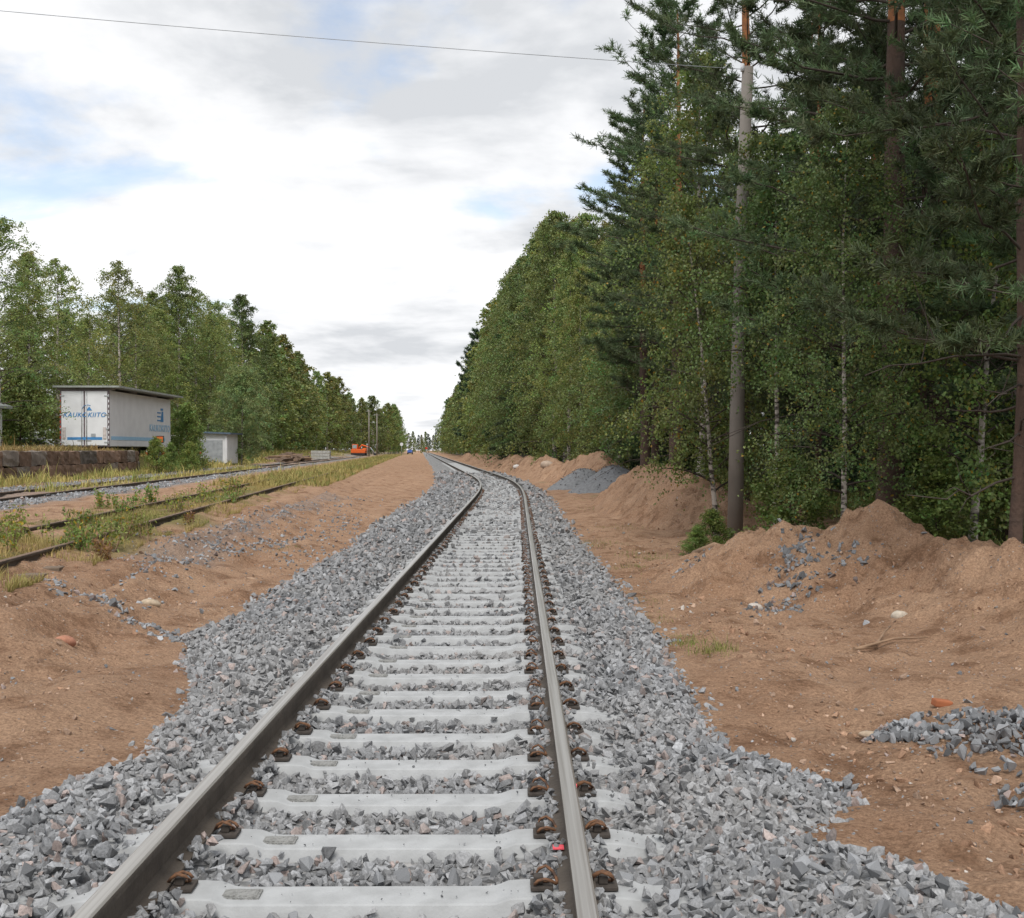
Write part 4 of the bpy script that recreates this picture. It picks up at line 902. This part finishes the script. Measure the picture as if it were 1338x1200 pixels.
# ------------------------------------------------------------------ stone platform
plt = tag(empty('stone_platform', (0, 0, 0)), 'old loading platform of two courses of rough brown granite blocks', 'platform')
def block_mesh(L, h, seed):
    r = np.random.default_rng(seed); bm = bmesh.new(); bmesh.ops.create_cube(bm, size=1); bmesh.ops.subdivide_edges(bm, edges=bm.edges[:], cuts=3, use_grid_fill=True)
    for v in bm.verts:
        e = sum(abs(c) > .49 for c in v.co); v.co = Vector((v.co.x * .6, v.co.y * L, v.co.z * h))
        if e >= 2: v.co *= .985
        v.co += Vector(r.normal(0, .016, 3)); 
    V = np.array([v.co for v in bm.verts]); bm.verts.index_update(); F = [[v.index for v in f.verts] for f in bm.faces]; bm.free()
    g = r.uniform(.6, 1.15); c = np.array([.19, .125, .09]) * g if r.random() < .85 else np.array([.17, .145, .125]) * g
    st = np.clip(1 + .5 * vnoise(V[:, 1] * 5 + seed, V[:, 2] * .6, seed), .5, 1.5)[:, None]
    return mesh_np('granite_block', V, np.array(F), M_block, c[None] * st)
for course, (z0, h) in enumerate(((0.38, .62), (1.02, .60))):
    y = 37.0 + .8 * course; i = 0
    while y < PLAT_END - .3:
        L = min(random.uniform(1.0, 2.1), PLAT_END - y); yc = y + L / 2
        link('granite_block', block_mesh(L - .05, h, 400 + i + 60 * course), plt, (float(xW(yc)) - .3 - random.uniform(0, .05) - .04 * course, yc, z0 + h / 2 + random.uniform(-.01, .01)), (0, 0, math.atan(.0835))); y += L; i += 1
for i in range(5): link('granite_block', block_mesh(1.5, 1.2, 490 + i), plt, (float(xW(PLAT_END)) - .9 - 1.6 * i, PLAT_END - .25, 1.0), (0, 0, R(90)))

# ------------------------------------------------------------------ white box trailer
TX, TY, TW, TL, TZ, TH = -21.72, 63.0, 2.62, 12.0, 1.87, 3.02
tr = tag(empty('box_trailer', (TX, TY, TZ), R(1.0)), 'white box trailer with blue stripe and lettering under a flat overhanging roof', 'trailer')
MB().box((-TW / 2, TL / 2, TH / 2), (TW, TL, TH), bev=.02).obj('body', M_white, tr)
MB().box((-TW / 2, .0, TH / 2), (TW + .03, .06, TH + .03)).obj('rear_frame', simple('rear_frame_dark', (.16, .13, .14), .6), tr)
for i, s in enumerate((-1, 1)):
    d = MB().box((-TW / 2 + s * (TW / 4 - .02), -.05, TH / 2), (TW / 2 - .13, .05, TH - .10), bev=.008).obj('door', M_white, tr)
    for z in (.22, .95, 1.7, 2.72): MB().box((-TW / 2 + s * (TW / 2 - .12), -.085, z), (.24, .03, .07)).obj('hinge', M_galv, d)
    MB().tube([(-TW / 2 + s * .13, -.10, .08), (-TW / 2 + s * .13, -.10, TH - .06)], .022, 8).obj('lock_rod', M_galv, d)
    MB().box((-TW / 2 + s * .22, -.10, .33), (.3, .03, .05)).obj('handle', M_galv, d)
    MB().box((-TW / 2 + s * (TW / 2 - .22), -.095, .72), (.17, .05, .62), bev=.01).obj('buffer', simple('pale_buffer', (.55, .50, .48), .8), tr)
    for k in range(10): MB().box((-TW / 2 + s * (TW / 2 - .015), -.045, .2 + .28 * k), (.045, .025, .14)).obj('marker_stripe', M_red if s < 0 else M_white, tr)
MB().box((-TW / 2 + .02, -.078, .42), (TW - .75, .012, .15)).obj('stripe', M_blue, tr)
MB().box((-TW / 2 + .48, -.085, .60), (.24, .02, .17)).obj('plate', M_grey, tr)
MB().box((.012, 5.5, .45), (.012, 10.4, .20)).obj('stripe', M_pale, tr)
def text(body, size, m, parent, loc, rot, shear=0.0, xs=1.0):
    c = bpy.data.curves.new('lettering', 'FONT'); c.body = body; c.size = size; c.extrude = .004; c.shear = shear; c.align_x = 'CENTER'; c.offset = size * .018; c.space_character = 1.12; c.materials.append(m)
    tmp = bpy.data.objects.new('lettering', c); me = bpy.data.meshes.new_from_object(tmp); bpy.data.objects.remove(tmp)
    o = bpy.data.objects.new('lettering', me); COL.objects.link(o); o.parent = parent; o.location = loc; o.rotation_euler = rot; o.scale = (xs, 1, 1); return o
text('KAUKOKIITO', .345, M_blue, tr, (-TW / 2, -.082, 1.58), (R(90), 0, 0), .25, 1.0)
text('KAUKOKIITO', .58, M_pale, tr, (.014, 9.6, .95), (R(90), 0, R(90)), 0, 1.15)
MB().poly_prism([(-TW / 2 + .1, 1.93), (-TW / 2 + .42, 1.93), (-TW / 2 + .26, 2.15)], 'y', -.09, -.078).obj('logo_triangle', M_blue, tr)
MB().tube([(-TW / 2 + .18 + .3 * math.cos(a), -.084, 1.93 + .3 * math.sin(a)) for a in [R(60 + 12 * k) for k in range(10)]], .016, 5).obj('logo_arc', M_blue, tr)
MB().poly_prism([(10.35, 1.55), (9.75, 1.55), (10.0, 2.2), (10.3, 2.2)], 'x', .006, .02).obj('logo_triangle', M_blue, tr)
MB().box((.013, 10.02, 2.32), (.014, .5, .13)).obj('logo_triangle', M_blue, tr)
for z in (1.62, 1.86, 2.1): MB().box((.013, 9.4, z), (.014, .75, .08)).obj('logo_bar', M_blue, tr)
MB().box((-TW / 2 + .17, TL / 2 + .2, TH + .19), (TW + .95, TL + 1.0, .10)).obj('roof', M_roof, tr)
for yy in (.2, 4, 8, 11.8): MB().box((-TW / 2, yy, TH + .075), (TW + .5, .1, .13)).obj('rafter', M_wood, tr)
for yy in (8.8, 10.0):
    for sx in (-.25, -TW + .25):
        w = MB().tube([(sx - .14, yy, -.42), (sx + .14, yy, -.42)], .46, 18).obj('wheel', M_dark, tr); MB().tube([(sx - .155, yy, -.42), (sx + .155, yy, -.42)], .22, 12).obj('rim', M_galv, w)
MB().box((-TW / 2, TL / 2, -.12), (1.1, TL - .6, .2)).obj('chassis', M_dark, tr)
for sx in (-.4, -TW + .4):
    MB().box((sx, 1.2, -.12), (.2, .25, .24)).box((sx, 6.6, -.55), (.14, .14, .9)).obj('support_leg', M_dark, tr)
def at_ground(x, y, s=0): return (x, y, GZ(x, y) - s)
# marker board
mb = tag(empty('marker_board', at_ground(-20.25, 66.8)), 'orange-red marker board with black frame on a thin post before the trailer', 'sign')
zb = 2.28 - mb.location.z
MB().tube([(0, 0, -.1), (0, 0, zb + .1)], .03, 8).obj('post', M_galv, mb)
MB().box((.12, -.04, zb), (.46, .05, .40)).obj('frame', M_dark, mb); MB().box((.12, -.07, zb), (.36, .02, .30)).obj('board', M_orange, mb)
# shed
sh = tag(empty('shed', at_ground(-25.0, 97), R(-3)), 'small shed with grey door and dark flat roof beside the rounded willow', 'shed')
MB().box((0, 1.5, 1.15), (2.75, 3, 2.5)).obj('wall', M_white, sh); MB().box((-.05, -.03, .92), (2.05, .06, 1.84)).obj('door', M_grey, sh)
MB().box((1.28, -.04, 1.1), (.16, .08, 2.3)).obj('corner_board', M_white, sh); MB().box((0, 1.5, 2.47), (3.5, 3.7, .14), rot=Euler((0, R(2.5), 0))).obj('roof', simple('dark_blue_roof', (.10, .14, .19), .6), sh)
# house at the far left
ho = tag(empty('house', at_ground(-27.3, 58)), 'white house with dark eaves cut off by the left edge', 'house')
MB().box((-2.2, 3, 1.7), (5, 6, 3.4)).obj('wall', M_white, ho)
MB().poly_prism([(-5.2, 3.3), (.9, 3.3), (.9, 3.5), (-2.2, 4.6), (-5.2, 3.5)], 'y', -.5, 6.5).obj('roof', M_roof, ho)
w = MB().box((-.9, -.03, 1.8), (1.0, .06, 1.1)).obj('window', M_white, ho); MB().box((-.9, -.07, 1.8), (.84, .03, .94)).obj('pane', M_glass, w)
ho.scale = (.68,) * 3
# cars
def car(label, x, y, rz, body, lower, group, van=False):
    c = tag(empty('parked_car', at_ground(x, y), rz), label, 'car', group)
    pr = [(-2.1, .35), (-2.15, .8), (-1.95, .98), (-1.35, 1.05), (-.75, 1.48), (.95, 1.5), (1.6, 1.02), (2.05, .95), (2.12, .5), (2.05, .35)]
    if van: pr = [(-2.1, .35), (-2.15, .9), (-1.7, 1.1), (-1.15, 1.85), (2.0, 1.9), (2.12, 1.2), (2.12, .5), (2.05, .35)]
    MB().poly_prism(pr, 'y', -.82, .82).obj('body', body, c); MB().box((0, 0, .46), (4.34, 1.70, .20), bev=.05).obj('bumper', lower, c)
    for sy in (-1, 1):
        MB().poly_prism([(-1.15, 1.06), (-.68, 1.40), (.85, 1.42), (1.3, 1.06)] if not van else [(-1.3, 1.15), (-.95, 1.7), (.2, 1.72), (.2, 1.15)], 'y', sy * .80, sy * .83).obj('window', M_glass, c)
        for sx in (-1.3, 1.3):
            wv = MB().tube([(sx, sy * .68, .32), (sx, sy * .86, .32)], .32, 16).obj('wheel', M_dark, c); MB().tube([(sx, sy * .7, .32), (sx, sy * .875, .32)], .19, 12).obj('rim', M_galv, wv)
        MB().box((-2.13, sy * .6, .75), (.06, .28, .14)).obj('headlight', M_galv, c); MB().box((2.1, sy * .66, .8), (.06, .22, .16)).obj('tail_light', M_red, c)
    return c
car('white car parked behind bushes on the platform, far left', -29.6, 71, R(15), M_white, M_grey, 'parked vehicles')
car('white van with red lower body half hidden by saplings next to the shed', -26.6, 92, R(60), M_white, M_red, 'parked vehicles', True)
car('tiny blue car far down the dirt road', -34.9, 400, R(90), simple('blue_car_paint', (.03, .08, .30), .4), M_dark, 'parked vehicles')
# concrete slab stack
ss = tag(empty('slab_stack', at_ground(-27.8, 170)), 'stack of grey concrete slabs on the verge left of the excavator', 'concrete slabs')
for k in range(3): MB().box((random.uniform(-.05, .05), 0, .22 + .42 * k), (2.7, 1.4, .38), bev=.03).obj('slab', M_slab, ss)
# excavator
ex = tag(empty('excavator', at_ground(-35.4, 270), R(-6)), 'small orange excavator with grey cab glass standing far off by the left trees', 'excavator')
MB().box((0, 0, 1.15), (3.3, 2.2, .9), bev=.12).obj('body', M_orange, ex); MB().box((1.45, 0, 1.5), (.8, 2.1, .75), bev=.12).obj('counterweight', M_orange, ex)
cb_ = MB().box((-.75, -.5, 2.1), (1.2, 1.1, 1.3), bev=.06).obj('cab', M_orange, ex); MB().box((-.75, -1.06, 2.2), (.95, .03, .8)).box((-1.36, -.5, 2.2), (.03, .9, .8)).obj('cab_window', simple('pale_cab_glass', (.35, .40, .42), .2), cb_)
for sy in (-.85, .85): MB().box((0, sy, .36), (3.4, .5, .7), bev=.2).obj('crawler', M_dark, ex)
MB().tube([(-.2, .4, 1.6), (.6, .4, 2.6), (2.6, .4, 2.0)], [.16, .18, .13], 8).obj('boom', M_orange, ex); MB().tube([(2.6, .4, 2.0), (3.6, .4, .7)], [.13, .1], 8).obj('arm', M_grey, ex); MB().box((3.7, .4, .45), (.6, .7, .5), bev=.1).obj('bucket', M_dark, ex)
# soil and timber heaps by the verge
gr_ = [(-25.2, 128, 'low heap of brown soil and roots right of the willow', 2.2), (-26.5, 140, 'brown timber and soil heap before the left trees', 2.6), (-32.5, 195, 'pale timber heap right of the concrete slabs', 2.0)]
for x, y, lb, s in gr_:
    t = tag(empty('soil_heap', at_ground(x, y)), lb, 'heap', 'heaps on the left verge'); rr2 = np.random.default_rng(int(y)); bm = bmesh.new(); bmesh.ops.create_icosphere(bm, subdivisions=3, radius=1)
    for v in bm.verts: v.co *= 1 + .35 * rr2.normal() * .5; v.co.z = max(v.co.z, -.1) * .5
    for v in bm.verts: v.co *= s * .75
    m_ = bpy.data.meshes.new('soil'); bm.to_mesh(m_); bm.free(); m_.materials.append(simple('heap_soil', (.16, .11, .08), .95, scale=3)); link('soil', m_, t)
    for k in range(5): MB().tube([(random.uniform(-s, -.3), random.uniform(-.8, .2), .2 + .12 * k), (random.uniform(.3, s), random.uniform(-.8, .2), .25 + .12 * k)], .09, 7).obj('log', M_stick, t)
# far poles and signs
def far_pole(x, y, h, label):
    t = tag(empty('utility_pole', at_ground(x, y, .2)), label, 'pole', 'far poles by the left trees'); MB().tube([(0, 0, 0), (0, 0, h)], [.16, .11], 8).obj('shaft', M_wood, t); MB().box((0, 0, h - .3), (1.2, .1, .1)).obj('crossarm', M_wood, t)
far_pole(-30.0, 245, 10.0, 'far pole right behind the excavator, left of the two'); far_pole(-30.3, 262, 9.8, 'far pole right behind the excavator, right of the two')
def far_sign(x, y, h, m, rad, label):
    t = tag(empty('track_sign', at_ground(x, y)), label, 'sign', 'small signs at the far end of the corridor'); MB().tube([(0, 0, 0), (0, 0, h)], .06, 6).obj('post', M_galv, t); MB().tube([(0, -.08, h), (0, -.12, h)], rad, 14).obj('face', m, t)
far_sign(-27.4, 290, 2.8, M_white, .42, 'small white round sign far down the overgrown siding')
far_sign(-22.0, 300, 2.2, M_red, .30, 'small red signal disc far away beside the new track')
far_sign(-31.0, 250, 2.6, M_galv, .2, 'thin grey post between the two far poles')
